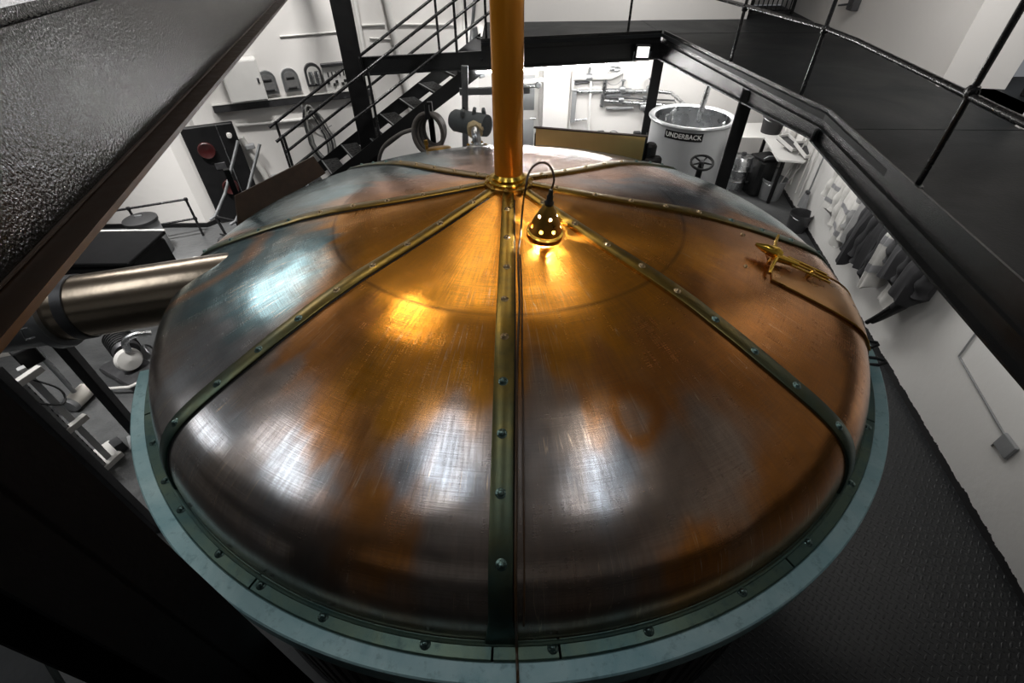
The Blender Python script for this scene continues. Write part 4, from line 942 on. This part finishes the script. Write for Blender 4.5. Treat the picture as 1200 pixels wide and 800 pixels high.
# vertical rack of perforated tray
rk = thing('cable_rack', (-3.6, .0, FLOOR), 'grey steel rack with perforated trays at the left edge', 'rack')
ru = V((math.cos(math.radians(-35)), math.sin(math.radians(-35)), 0))   # across
def post(x, y, z0, z1, w=.06, name='upright', mat='bar_paint'): MB().box((x, y, (z0+z1)/2), (w, w, z1-z0), -.6, .003).build(name, M[mat], rk, False)
post(-3.76, .03, FLOOR, -.68, .05)
def perf():
    t = NT('perforated_tray_steel'); c = t.coord(); s = t.sep(c)
    fx = t.math('ABSOLUTE', t.math('SUBTRACT', t.math('FRACT', t.math('MULTIPLY', t.math('ADD', s[0], s[1]), 22)), .5)); fz = t.math('ABSOLUTE', t.math('SUBTRACT', t.math('FRACT', t.math('MULTIPLY', s[2], 15)), .5))
    hole = t.math('MULTIPLY', t.math('LESS_THAN', fx, .26), t.math('LESS_THAN', fz, .20))
    t.set(t.mix(hole, (.17, .175, .18), (.006, .006, .006)), .45, .5); return t.m
M['perf'] = perf()
for k in range(2):
    MB().box((-3.70+.02*k, -.14-.20*k, -1.29), (.02, .16, 1.18), .12, .002).build('perforated_tray', M['perf'], rk, False)
for z in (-.72, -1.30, -1.84):
    MB().box((-3.72, -.13, z), (.05, .42, .055), -.3, .004).build('cross_bar', M['pale_paint'], rk, False)
MB().box((-3.80, .16, -.66), (.14, .14, .16), -.6, .01).build('gland_box', M['matt_black'], rk, False)
MB().box((-3.84, .08, FLOOR+.02), (.26, .20, .04), -.6, .004).build('foot', M['pale_paint'], rk, False)
MB().box((-3.74, .16, FLOOR+.06), (.12, .08, .10), -.6, .004).build('bracket', M['dark_steel'], rk, False)
MB().tube(bez([(-3.78, .0, -.74), (-3.66, .06, -.95), (-3.60, -.04, -1.02), (-3.66, -.14, -.90)], 6), .008, 8).build('cable', M['rubber'], rk)

# ---------------------------------------------------------------- rear: pipework on the back wall
def bw(x, z, out=0.0): return V((x, 7.585+.026*(x+.6)-out, z))
pn = thing('wall_pipework', bw(2.3, -.6), 'white and steel pipes with valves across the rear wall', 'pipework')
for pts, r, mt in (([(1.32, -.33), (2.05, -.33), (2.25, -.24)], .055, 'white_paint'), ([(1.32, -.20), (1.32, -1.3)], .03, 'white_paint'), ([(1.32, -.58), (2.9, -.60)], .035, 'steel'), ([(1.95, -.36), (1.93, -.86)], .045, 'steel'), ([(1.95, -.76), (3.2, -.86)], .038, 'steel'), ([(1.95, -.70), (3.4, -.78)], .016, 'dark_steel'), ([(1.32, -1.13), (1.66, -1.10)], .02, 'steel'), ([(1.66, -.20), (1.72, -1.35)], .028, 'white_paint'), ([(1.32, -.45), (1.65, -.42)], .02, 'dark_steel')):
    MB().tube([bw(x, z, r+.07) for x, z in pts], r, 12).build('pipe', M[mt], pn)
MB().tube([bw(2.9, -.60, .1), bw(3.25, -.60, .25), bw(3.30, -.62, .9), V((2.86, 5.98, -.55)), V((2.86, 5.96, -.68))], .032, 12).build('filling_pipe', M['steel'], pn)
MB().tube([bw(3.4, -.78, .08), bw(3.30, -.78, .9), V((2.68, 5.72, -.52)), V((2.68, 5.70, -.62))], .014, 8).build('filling_pipe', M['steel'], pn)
for x, z, s in ((1.62, -.33, 1.2), (2.15, -.22, 1), (2.30, -.55, 1), (2.85, -.55, 1.1), (2.30, -.74, .9), (2.78, -.88, 1.2), (2.06, -.20, .8)):
    c = bw(x, z, .12); m = MB(); m.lathe([(0, -.06*s), (.05*s, -.055*s), (.06*s, 0), (.05*s, .055*s), (0, .06*s)], c, 14, (1, 0, 0)); m.lathe([(.018*s, 0), (.018*s, .14*s), (.05*s, .145*s), (.05*s, .165*s), (0, .17*s)], c, 12); v_ = m.build('valve', M['grey_steel'], pn)
MB().box(bw(2.25, -.62, .06), (.50, .05, .14), .03, .01).build('insulated_section', M['grey_plastic'], pn, False)
MB().box(bw(2.3, -.90, .10), (.55, .05, .04), .03, .01).build('bracket', M['grey_plastic'], pn, False)
MB().box(bw(1.48, -.40, .03), (.30, .05, .12), .03, .01).build('bracket', M['grey_plastic'], pn, False)
MB().tube([bw(2.12+.16*math.cos(a), -.34+.14*math.sin(a), .10) for a in [2*PI*i/24 for i in range(24)]], .005, 6, closed=True).build('cable_loop', M['grey_plastic'], pn)
MB().box(bw(2.86, -1.02, .10), (.06, .04, .22), Matrix.Rotation(-.4, 3, 'Y'), .01).build('lever', M['dark_steel'], pn, False)
tp = thing('hanging_panel', bw(1.30, -.85), 'grey narrow strip panel hanging beside the white rear pilaster', 'panel')
MB().box(bw(1.36, -.85, .16), (.09, .03, .58), .03, .006).build('strip', M['grey_plastic'], tp, False)
MB().box(bw(1.36, -.55, .16), (.12, .04, .04), .03, .006).build('clamp', M['grey_steel'], tp, False)
dp = thing('doorway_pipes', bw(.35, -.35), 'pale pipes curving above the grey door behind the central pipe', 'pipe')
MB().tube(bez([bw(.10, -.50, .45), bw(.20, -.36, .45), bw(.45, -.32, .45), bw(.72, -.30, .45)], 6), .045, 12).build('pipe', M['white_paint'], dp)
MB().tube(bez([bw(.15, -.85, .40), bw(.16, -.48, .40), bw(.35, -.42, .40), bw(.66, -.40, .40)], 6), .035, 12).build('pipe', M['steel'], dp)
MB().lathe([(0, .05), (.04, .05), (.06, .02), (.04, 0)], bw(.62, -.36, .5), 14, (0, -1, 0)).build('valve', M['grey_steel'], dp)
# pumps on the floor by the rear wall
for (x, y, lab, s) in ((1.92, 7.0, 'small dark pump on a plinth below the rear pipes, nearer the pilaster', 1.0), (2.62, 6.95, 'small dark pump with a wire hoop, nearer the round tank', 1.15)):
    t_ = thing('wall_pump', (x, y, -1.45), lab, 'pump', 'pumps along the rear wall')
    MB().box((x, y+.02, (FLOOR-1.45)/2), (.36, .30, -1.45-FLOOR), 0, .01).build('plinth', M['white_paint'], t_, False)
    MB().lathe([(0, 0), (.09, 0), (.10, .02), (.10, .24), (.07, .27), (0, .27)], (x-.16, y, -1.34), 20, (1, .1, 0)).build('motor', M['dark_steel'], t_)
    MB().lathe([(0, -.05), (.10*s, -.04), (.11*s, .03), (0, .06)], (x+.16, y, -1.33), 20, (1, .1, 0)).build('casing', M['white_paint'], t_)
    MB().tube([(x+.18+.13*s*math.cos(a), y-.08, -1.27+.13*s*math.sin(a)) for a in [2*PI*i/20 for i in range(20)]], .008, 6, closed=True).build('hoop', M['dark_steel'], t_)
    MB().box((x-.05, y-.02, -1.20), (.13, .10, .08), 0, .01).build('terminal_box', M['rubber'], t_, False)

# floodlight and tube light under the rear beam
fk = thing('floodlight', (2.05, 5.95, .30), 'small square floodlight fixed to the rear beam near the corner post', 'floodlight')
fd_ = V((-.15, -1, -.15)).normalized(); fc = V((2.20, 6.04, .34)); Rf = frame(V((1, -.1, 0)), (0, 0, 1))
MB().box(fc, (.24, .06, .20), Rf, .012).build('housing', M['matt_black'], fk, False)
MB().box(fc+V((0, -.034, 0)), (.19, .012, .15), Rf, .004).build('lens', M['flood'], fk, False)
m = MB(); m.tube([fc+V((-.13, 0, 0)), fc+V((-.13, .03, -.12)), fc+V((.13, .03, -.12)), fc+V((.13, 0, 0))], .01, 6); m.build('bracket', M['grey_steel'], fk)
tl = thing('tube_light', (1.3, 6.1, .2), 'lit fluorescent batten along the underside of the rear beam', 'light')
u_ = V((c_B[0]-c_L[0], c_B[1]-c_L[1], 0)).normalized(); tb = V((c_B[0], c_B[1], 0))-u_*1.35+V((.0, .12, 0))
MB().box(tb+V((0, 0, .19))-u_*.35, (2.7, .08, .045), math.atan2(u_.y, u_.x), .01).build('batten', M['white_paint'], tl, False)
MB().tube([tb-u_*1.68+V((0, 0, .140)), tb+u_*.95+V((0, 0, .140))], .017, 10).build('tube', M['tube_on'], tl)

# ---------------------------------------------------------------- underback tank
ub = thing('underback_tank', (3.08, 5.6, FLOOR), 'tall round grey steel tank lettered UNDERBACK behind the vessel', 'tank')
tc = V((3.08, 5.6, FLOOR)); H = 1.40
satin = plain('satin_grey_tank_steel', (.46, .47, .48), .36, .35, .06, 4)
MB().lathe([(0, .02), (.62, .02), (.635, .0), (.64, .03), (.645, H-.03)], tc, 80).build('body', satin, ub)
MB().lathe([(.655, H-.045), (.685, H-.04), (.70, H-.015), (.685, H+.008), (.655, H+.01), (.625, H), (.60, H-.015)], tc, 80).build('rim', satin, ub)
MB().lathe([(.60, H-.015), (.595, .45), (.58, .42), (0, .40)], tc, 80).build('inner_wall', M['steel'], ub)
MB().tube([tc+V((.20, .05, H+.93)), tc+V((.10, -.02, H-.10))], .045, 14).build('down_pipe', M['steel'], ub)
MB().lathe([(.0, .0), (.05, .0), (.055, .02), (.03, .05)], tc+V((.50, -.18, H-.10)), 16, (-1, .3, .2)).build('inlet_nozzle', M['steel'], ub)
aL, zL = math.atan2(5.05-5.6, 2.80-3.08), -.645
def oncyl(u, v, r): a = aL+u/r; return tc*1.0+V((r*math.cos(a), r*math.sin(a), zL-FLOOR+v))
m = MB(); N = 20; W2, H2 = .305, .062; vs = []
for r in (.645, .6515):
    for i in range(N+1):
        for v in (-H2, H2): vs.append(oncyl(-W2+2*W2*i/N, v, r))
q = 2*(N+1); fs = []
for i in range(N): a = 2*i; fs += [(q+a, q+a+2, q+a+3, q+a+1), (a, a+1, a+3, a+2), (a, a+2, q+a+2, q+a), (a+1, q+a+1, q+a+3, a+3)]
fs += [(0, q, q+1, 1), (2*N, 2*N+1, q+2*N+1, q+2*N)]
npm = m.add(vs, fs).build('name_plate', M['matt_black'], ub, False)
def text_on(txt, size, place, mat, parent, depth=.002, name='lettering'):
    cu = bpy.data.curves.new('txt', 'FONT'); cu.body = txt; cu.size = size; cu.align_x = 'CENTER'; cu.align_y = 'CENTER'; cu.extrude = depth; cu.offset = .0012
    to = bpy.data.objects.new('txt', cu); COL.objects.link(to); bpy.context.view_layer.update()
    dg = bpy.context.evaluated_depsgraph_get(); me = bpy.data.meshes.new_from_object(to.evaluated_get(dg)); bpy.data.objects.remove(to)
    m = MB(); m.add([place(v.co.x, v.co.y, v.co.z) for v in me.vertices], [tuple(p.vertices) for p in me.polygons]); bpy.data.curves.remove(cu)
    return m.build(name, mat, parent, False)
text_on('UNDERBACK', .098, lambda x, y, z: oncyl(x*.98, y, .6545+z), M['white_paint'], npm)
# valve wheel on a pedestal before the tank
vw = thing('valve_wheel', (3.0, 4.55, FLOOR), 'black spoked valve wheel on a post in front of the round tank', 'valve wheel')
wc = V((2.87, 4.25, -.76)); ax = V((-.10, -.35, 1)).normalized(); u = ax.orthogonal().normalized(); w = ax.cross(u)
MB().tube([wc+(u*math.cos(2*PI*i/36)+w*math.sin(2*PI*i/36))*.155 for i in range(36)], .019, 10, closed=True).build('rim', M['matt_black'], vw)
for k in range(5): a = 2*PI*k/5; MB().tube([wc, wc+(u*math.cos(a)+w*math.sin(a))*.15], [.016, .011], 8).build('spoke', M['matt_black'], vw)
MB().lathe([(0, .03), (.03, .028), (.035, -.03), (0, -.03)], wc, 16, ax).build('hub', M['dark_steel'], vw)
MB().tube([wc, wc-ax*.12, V((wc.x, wc.y+.08, FLOOR))], [.04, .045, .05], 14).build('stem', M['matt_black'], vw)

# ---------------------------------------------------------------- right rear corner: shelf, buckets, keg, bin, trays
ZS = -1.10
sh = thing('corner_shelf', (4.6, 5.9, ZS), 'white edged corner shelf carrying buckets beside the round tank', 'shelf')
pl = [(4.05, 6.36), (4.80, 6.32), (4.56, 5.24), (4.95, 5.13), tuple(rw(5.2, 0, .02).xy), tuple(rw(7.2, 0, .02).xy), (4.1, 7.2)]
MB().prism(pl, ZS-.03, ZS).build('shelf_board', M['white_paint'], sh, False)
for x, y in ((4.15, 6.45), (4.70, 5.30), (4.85, 6.40)): MB().box((x, y, (ZS-.03+FLOOR)/2), (.05, .05, ZS-.03-FLOOR), 0, .004).build('leg', M['matt_black'], sh, False)
def bucket(name, x, y, z, r, h, lab, cat, mat, handle=True, group=None, lid=None, rim=None):
    t_ = thing(name, (x, y, z), lab, cat, group)
    MB().lathe([(0, .004), (r*.80, .004), (r*.84, 0), (r*.86, .01), (r, h), (r*1.06, h+.004), (r*1.06, h-.02), (r*.975, h-.02), (r*.84, .03), (0, .02)], (x, y, z), 36).build('body', mat, t_)
    if lid: MB().lathe([(0, h+.02), (r*.9, h+.018), (r*1.08, h+.008), (r*1.09, h-.03), (r*1.03, h-.03)], (x, y, z), 36).build('lid', lid, t_)
    if handle: MB().tube([(x-r*1.04, y, z+h-.03)]+[(x+r*1.04*math.cos(PI-a), y-r*1.0*math.sin(a)*.9, z+h-.03-.05*math.sin(a)) for a in [PI*i/12 for i in range(13)]], .005, 6).build('bail_handle', rim or M['steel'], t_)
    return t_
bucket('bucket', 5.02, 6.62, ZS, .20, .30, 'black plastic bucket with a lid standing on the corner shelf', 'bucket', M['rubber'], True, None, M['dark_steel'])
bucket('bucket', 3.88+.22, 6.62, ZS, .17, .26, 'dark round bucket on the shelf right beside the round tank', 'bucket', M['matt_black'], True, None, M['matt_black'])
bucket('bucket', 4.80, 5.52, FLOOR, .205, .36, 'grey bucket holding two long handles on the floor below the shelf', 'bucket', M['grey_plastic'])
bucket('bucket', 4.72, 4.30, FLOOR, .165, .30, 'dark metal bucket on the floor against the wall below the broom', 'bucket', M['dark_steel'])
jg = thing('white_jug', (5.16, 6.22, ZS), 'white plastic jug on the corner shelf behind the trays', 'jug')
MB().lathe([(0, 0), (.11, 0), (.125, .02), (.13, .18), (.10, .25), (.045, .29), (.045, .31), (0, .31)], (5.16, 6.22, ZS), 28).build('body', M['white_plastic'], jg)
MB().lathe([(.05, .30), (.05, .345), (0, .35)], (5.16, 6.22, ZS), 18).build('cap', M['grey_plastic'], jg)
MB().tube(bez([(5.05, 6.18, ZS+.26), (5.00, 6.16, ZS+.22), (5.02, 6.17, ZS+.12)], 5), .014, 8).build('handle', M['white_plastic'], jg)
for i, (x, y, lab) in enumerate(((4.93, 5.72, 'dark shallow tray with white edges leaning on the shelf, nearer the white jug'), (5.06, 5.38, 'dark shallow tray with white edges at the front end of the shelf'))):
    t_ = thing('shallow_tray', (x, y, ZS), lab, 'tray', 'trays on the corner shelf'); R_ = Matrix.Rotation(.35-.25*i, 3, 'Z') @ Matrix.Rotation(.25, 3, 'X'); c = V((x, y, ZS+.09))
    MB().box(c, (.24, .40, .03), R_, .006).build('base', M['dark_steel'], t_, False)
    m = MB()
    for s in (-1, 1): m.box(c+R_ @ V((s*.12, 0, .03)), (.014, .42, .06), R_, .004); m.box(c+R_ @ V((0, s*.20, .03)), (.24, .014, .06), R_, .004)
    m.build('edging', M['white_paint'], t_, False)
kg = thing('steel_keg', (4.30, 6.05, FLOOR), 'grey ribbed steel keg under the corner shelf', 'keg')
MB().lathe([(0, .04), (.16, .03), (.19, .0), (.20, .02), (.205, .16), (.215, .18), (.205, .20), (.205, .36), (.215, .38), (.205, .40), (.20, .55), (.17, .60), (.0, .61)], (4.33, 5.98, FLOOR), 40).build('body', M['steel'], kg)
MB().lathe([(0, .66), (.04, .66), (.045, .61)], (4.33, 5.98, FLOOR), 14).build('spear_cap', M['dark_steel'], kg)
bx = thing('black_tub', (4.58, 5.92, FLOOR), 'tall glossy black rounded tub standing in front of the keg', 'tub')
MB().box((4.62, 5.72, FLOOR+.33), (.36, .34, .66), .25, .05).build('body', M['paint'], bx)
MB().tube([(4.50, 5.58, FLOOR+.68), (4.56, 5.55, FLOOR+.74), (4.70, 5.56, FLOOR+.74), (4.76, 5.60, FLOOR+.68)], .012, 8).build('handle', M['grey_steel'], bx)
MB().box((4.62, 5.72, FLOOR+.675), (.38, .36, .035), .25, .012).build('lid', M['matt_black'], bx, False)
cr = thing('grey_crate', (5.05, 6.25, FLOOR), 'grey crate on the floor beneath the corner shelf', 'crate')
MB().box((5.10, 6.30, FLOOR+.15), (.40, .34, .30), .15, .02).build('body', M['grey_plastic'], cr, False)
MB().box((5.10, 6.30, FLOOR+.31), (.42, .36, .03), .15, .01).build('rim', M['dark_steel'], cr, False)
for i, (p, q, lab) in enumerate((((4.84, 5.46, FLOOR+.05), (5.08, 5.42, -.60), 'pale long mop handle leaning out of the grey bucket, left one'), ((4.94, 5.50, FLOOR+.05), (5.10, 5.10, -.62), 'pale long mop handle leaning out of the grey bucket, right one'))):
    t_ = thing('mop_handle', p, lab, 'mop', 'handles in the grey bucket')
    MB().tube([p, q], .012, 8).build('pole', M['pale_paint'], t_); MB().tube([V(q), V(q)+(V(q)-V(p)).normalized()*.05], [.014, .010], 8).build('grip', M['grey_plastic'], t_)
br_ = thing('broom', rw(4.6, -1.6, .06), 'broom hanging head down on the white wall left of the jackets', 'broom')
MB().tube([rw(4.60, -1.42, .05), rw(4.62, -.30, .04)], .013, 8).build('handle', M['grey_steel'], br_)
hb_ = MB(); c = rw(4.60, -1.55, .06); Rb = Matrix((RA, RN, V((0, 0, 1)))).transposed()
vs = [c+Rb @ V(p) for p in ((-.045, -.02, .13), (.045, -.02, .13), (.045, .02, .13), (-.045, .02, .13), (-.115, -.035, -.09), (.10, -.035, -.13), (.10, .035, -.13), (-.115, .035, -.09), (-.08, -.03, .04), (.08, -.03, .04), (.08, .03, .04), (-.08, .03, .04))]
hb_.add(vs, [(3, 2, 1, 0), (4, 5, 6, 7)]+[(a, b, b+8 if b < 4 else b, a+8) for a, b in ()]+[(0, 1, 9, 8), (1, 2, 10, 9), (2, 3, 11, 10), (3, 0, 8, 11), (8, 9, 5, 4), (9, 10, 6, 5), (10, 11, 7, 6), (11, 8, 4, 7)]).build('brush_head', M['grey_plastic'], br_, False)
hk = MB(); hk.box(rw(4.60, -1.40, .06), (.05, .10, .05), -A, .01); hk.build('socket', M['dark_steel'], br_, False)
pp_ = thing('wall_pipes', rw(5.2, -1.0), 'thin white pipes running up the right wall behind the mop handles', 'pipe')
for y in (4.95, 5.15, 5.5, 5.7): MB().tube([rw(y, FLOOR+.25, .02), rw(y, .45, .02)], .013, 8).build('pipe', M['white_paint'], pp_)

# ---------------------------------------------------------------- jackets hanging on the right wall
rk2 = thing('coat_rail', rw(2.6, -.25, .05), 'dark coat rail on the right wall under the walkway edge', 'coat rail')
MB().box(rw(2.6, -.22, .015), (.03, 3.1, .12), -A, .004).build('board', M['dark_steel'], rk2, False)
def garment(y, ztop, zbot, w, d, mat, lab, cat, stripes=(), sleeves=True, seed=1, lean=0.0, trim=None):
    rg_ = random.Random(seed); t_ = thing('work_jacket' if cat == 'jacket' else cat.replace(' ', '_'), rw(y, zbot, .05), lab, cat)
    Rw = Matrix((RA, RN, V((0, 0, 1)))).transposed(); N, K = 26, 40; ph = [rg_.uniform(0, 6) for _ in range(5)]
    def body(u, v, grow=0.0):
        z = ztop+(zbot-ztop)*v; hw = w*(.20+.80*min(1, v*3.2)**.6)*(.44+.10*v)+grow; dd_ = d*(.35+.65*min(1, v*2))+grow
        a = 2*PI*u; fold = 1+.20*v*math.sin(3*a+ph[0]+v*2)+.13*v*math.sin(7*a+ph[1])+.06*math.sin(11*a+ph[2]+3*v)
        x = hw*math.cos(a)*(1+.06*math.sin(5*v+ph[3]))+lean*v; yy = dd_*math.sin(a)*fold
        zz = z-(.05*math.sin(a*1.0+ph[4])+.03*math.sin(3*a+ph[2]))*v**3
        base = rw(y, 0, d*1.15+.03); return base+Rw @ V((x, yy, zz))
    m = MB(); vs = [body(k/K, i/N) for i in range(N+1) for k in range(K)]
    m.add(vs, [(i*K+k, (i+1)*K+k, (i+1)*K+(k+1) % K, i*K+(k+1) % K) for i in range(N) for k in range(K)]+[tuple(range(K)), tuple(N*K+K-1-k for k in range(K))]); m.build('body', mat, t_)
    for (v0, v1) in stripes:
        m = MB(); n = 4; vs = [body(k/K, v0+(v1-v0)*i/n, .006) for i in range(n+1) for k in range(K)]
        m.add(vs, [(i*K+k, (i+1)*K+k, (i+1)*K+(k+1) % K, i*K+(k+1) % K) for i in range(n) for k in range(K)]).build('reflective_band', M['reflective'], t_)
    if sleeves:
        for s in (-1, 1):
            b0 = rw(y, 0, d*1.2+.03); L_ = (zbot-ztop)*rg_.uniform(.78, .98)
            pts = [b0+Rw @ V((s*w*.32, 0, ztop-.06)), b0+Rw @ V((s*w*.50, .01, ztop+L_*.35)), b0+Rw @ V((s*w*.52+rg_.uniform(-.03, .03)+lean*.6, .03, ztop+L_*.7)), b0+Rw @ V((s*w*.50+lean, .05*rg_.random(), ztop+L_))]
            sm = bez(pts, 5); MB().tube(sm, [.065+.012*math.sin(i*1.3) for i in range(len(sm))], 12).build('sleeve', mat, t_)
    MB().tube([rw(y, ztop+.06, 0), rw(y, ztop+.05, .07), rw(y, ztop+.10, .09)], .008, 6).build('coat_hook', M['steel'], t_)
    return t_
garment(3.50, -.42, -1.22, .38, .09, M['hivis'], 'pale work jacket with grey bands, the one nearest the broom', 'jacket', ((.50, .58), (.76, .84)), True, 1, .05)
garment(3.00, -.42, -1.33, .38, .10, M['hivis'], 'pale work jacket with wide grey bands, second from the broom', 'jacket', ((.50, .57), (.80, .87)), True, 2, .0)
garment(2.66, -.42, -1.22, .30, .10, M['grey_cloth'], 'mid grey jacket squeezed between the pale and the black jackets', 'jacket', (), True, 3)
garment(2.40, -.40, -1.34, .26, .12, M['dark_cloth'], 'long black coat hanging beside the mid grey jacket', 'jacket', (), True, 4, .05)
garment(2.14, -.40, -1.30, .24, .10, M['dark_cloth'], 'black jacket hanging on the far side of the narrow pale vest', 'jacket', (), True, 5)
garment(1.88, -.38, -1.28, .18, .12, M['hivis'], 'narrow pale vest with grey bands between black jackets', 'vest', ((.35, .45), (.7, .8)), False, 6, -.05)
garment(1.58, -.38, -1.08, .32, .11, M['charcoal_cloth'], 'charcoal jacket hanging near side of the narrow pale vest', 'jacket', (), True, 7)
garment(1.20, -.38, -1.00, .36, .13, M['dark_cloth'], 'bulky black jacket nearest the camera on the coat rail', 'jacket', (), True, 8)
garment(1.42, -.72, -1.30, .30, .06, M['hivis'], 'pale grey apron showing beneath the charcoal jacket', 'apron', (), False, 9, .10)
# boot hung by its heel under the coats
bo = thing('rubber_boot', rw(1.55, -1.6, .1), 'black rubber boot hanging toe down beneath the jackets', 'boot')
pts = bez([rw(1.16, -.98, .13), rw(1.24, -1.12, .14), rw(1.32, -1.28, .15), rw(1.40, -1.44, .16), rw(1.45, -1.54, .17)], 4)
MB().tube(pts, [.062+.0*i if i < 6 else .060-.0030*(i-6) for i in range(len(pts))], 18).build('shaft_and_foot', M['rubber'], bo)
sp_ = bez([p+RN*.045-V((0, 0, .02)) for p in pts[6:]], 2); MB().tube(sp_, .026, 8).build('sole', M['matt_black'], bo)
# electrical conduit lines on the right wall
cw = thing('wall_conduit', rw(.2, -1.1, .01), 'thin grey conduit with a junction box low on the right wall', 'conduit')
MB().tube([rw(.52, -.2, .012), rw(.44, -1.10, .012), rw(-.36, -1.20, .012), rw(-.36, -1.35, .012)], .009, 8).build('pipe', M['grey_plastic'], cw)
MB().box(rw(-.44, -1.24, .02), (.03, .16, .14), -A, .006).build('junction_box', M['grey_plastic'], cw, False)

# ---------------------------------------------------------------- lights
def area(name, loc, target, sx, sy, power, col=(1, .98, .95), shape='RECTANGLE'):
    l = bpy.data.lights.new(name, 'AREA'); l.shape = shape; l.size = sx; l.size_y = sy; l.energy = power; l.color = col
    o = bpy.data.objects.new(name, l); COL.objects.link(o); o.location = loc
    o.rotation_euler = (V(target)-V(loc)).to_track_quat('-Z', 'Y').to_euler(); return o
area('ceiling_light_left', (-1.05, -1.7, 4.3), (-1.05, -1.7, 0), .50, 1.2, 12, (.86, .93, 1))
area('ceiling_light_right', (1.35, -1.9, 4.3), (1.35, -1.9, 0), .28, 1.2, 10, (.86, .93, 1))
area('ceiling_light_mid', (-1.9, 1.4, 4.3), (-1.9, 1.4, 0), .40, .40, 14, (1, .93, .82))
area('ceiling_fill_rear', (.1, 2.6, 4.3), (.1, 2.6, 0), 2.6, 2.2, 33, (1, .95, .88))  # broad soft fill, added so the dome's top reflects a brighter ceiling
area('window_left_rear', (-5.6, 3.7, 3.5), (-1.1, -.7, .5), 1.9, 1.0, 44, (1, .98, .96))
area('ceiling_light_far_left', (-4.4, -1.5, 4.2), (-2.5, -1.5, 0), 1.9, .8, 22, (.95, .98, 1))
area('window_left', (-7.1, -.5, 3.4), (-1.2, -1.4, .3), 1.0, .9, 18, (.93, .97, 1))
area('under_walkway_rear', (1.4, 6.7, .40), (1.4, 7.6, -.8), 2.4, .15, 42)
area('under_walkway_fill_tank', (3.6, 6.6, .45), (3.6, 6.4, -1), .9, .15, 45)  # unseen fill added to brighten the tank and the wall behind it
area('under_walkway_fill_right', (3.3, 3.0, .45), (4.6, 3.0, -1.0), 3.2, .15, 40)  # hidden light put under the deck to brighten the jackets
def washer(name, loc, target, power, spread=80, sx=.8, sy=.3):  # added fill light with limited spread, not a visible fixture
    o = area(name, loc, target, sx, sy, power); o.data.spread = math.radians(spread); return o
washer('wall_fill_left', (-2.6, 3.6, 3.9), (-3.2, 5.9, .2), 42)  # unseen fill for the left rear wall
washer('wall_fill_stair', (-.6, 4.9, 4.0), (-1.2, 7.0, .6), 28)  # added light on the wall above the stairs
washer('wall_fill_rear', (2.2, 5.6, 4.1), (2.2, 7.6, 1.2), 35)  # added to brighten the upper rear wall
washer('wall_fill_right', (2.4, .4, 4.1), (4.9, 3.2, 1.0), 45)  # unseen fill for the upper right wall and door jamb
washer('lower_left_fill', (-4.6, 2.6, 3.6), (-4.9, 3.8, -1.6), 60, 48)  # added fill on the far left floor and wall
washer('lower_left_near_fill', (-4.3, .3, 3.4), (-4.2, .9, -1.9), 32, 55)  # added fill for the floor around rack and mallet
washer('lower_right_fill', (3.1, -.3, .40), (4.1, .1, -1.2), 8, 140, 1.6, .15)  # unseen fill for the lower right wall
w = bpy.data.worlds.new('world'); sc.world = w; w.use_nodes = True
w.node_tree.nodes['Background'].inputs[0].default_value = (.5, .52, .55, 1); w.node_tree.nodes['Background'].inputs[1].default_value = .3

for o in list(bpy.data.objects):
    if '_o' in o: del o['_o']
vs = sc.view_settings; vs.view_transform = 'Standard'; vs.look = 'None'; vs.gamma = 1; vs.use_curve_mapping = False; vs.exposure = 0.05
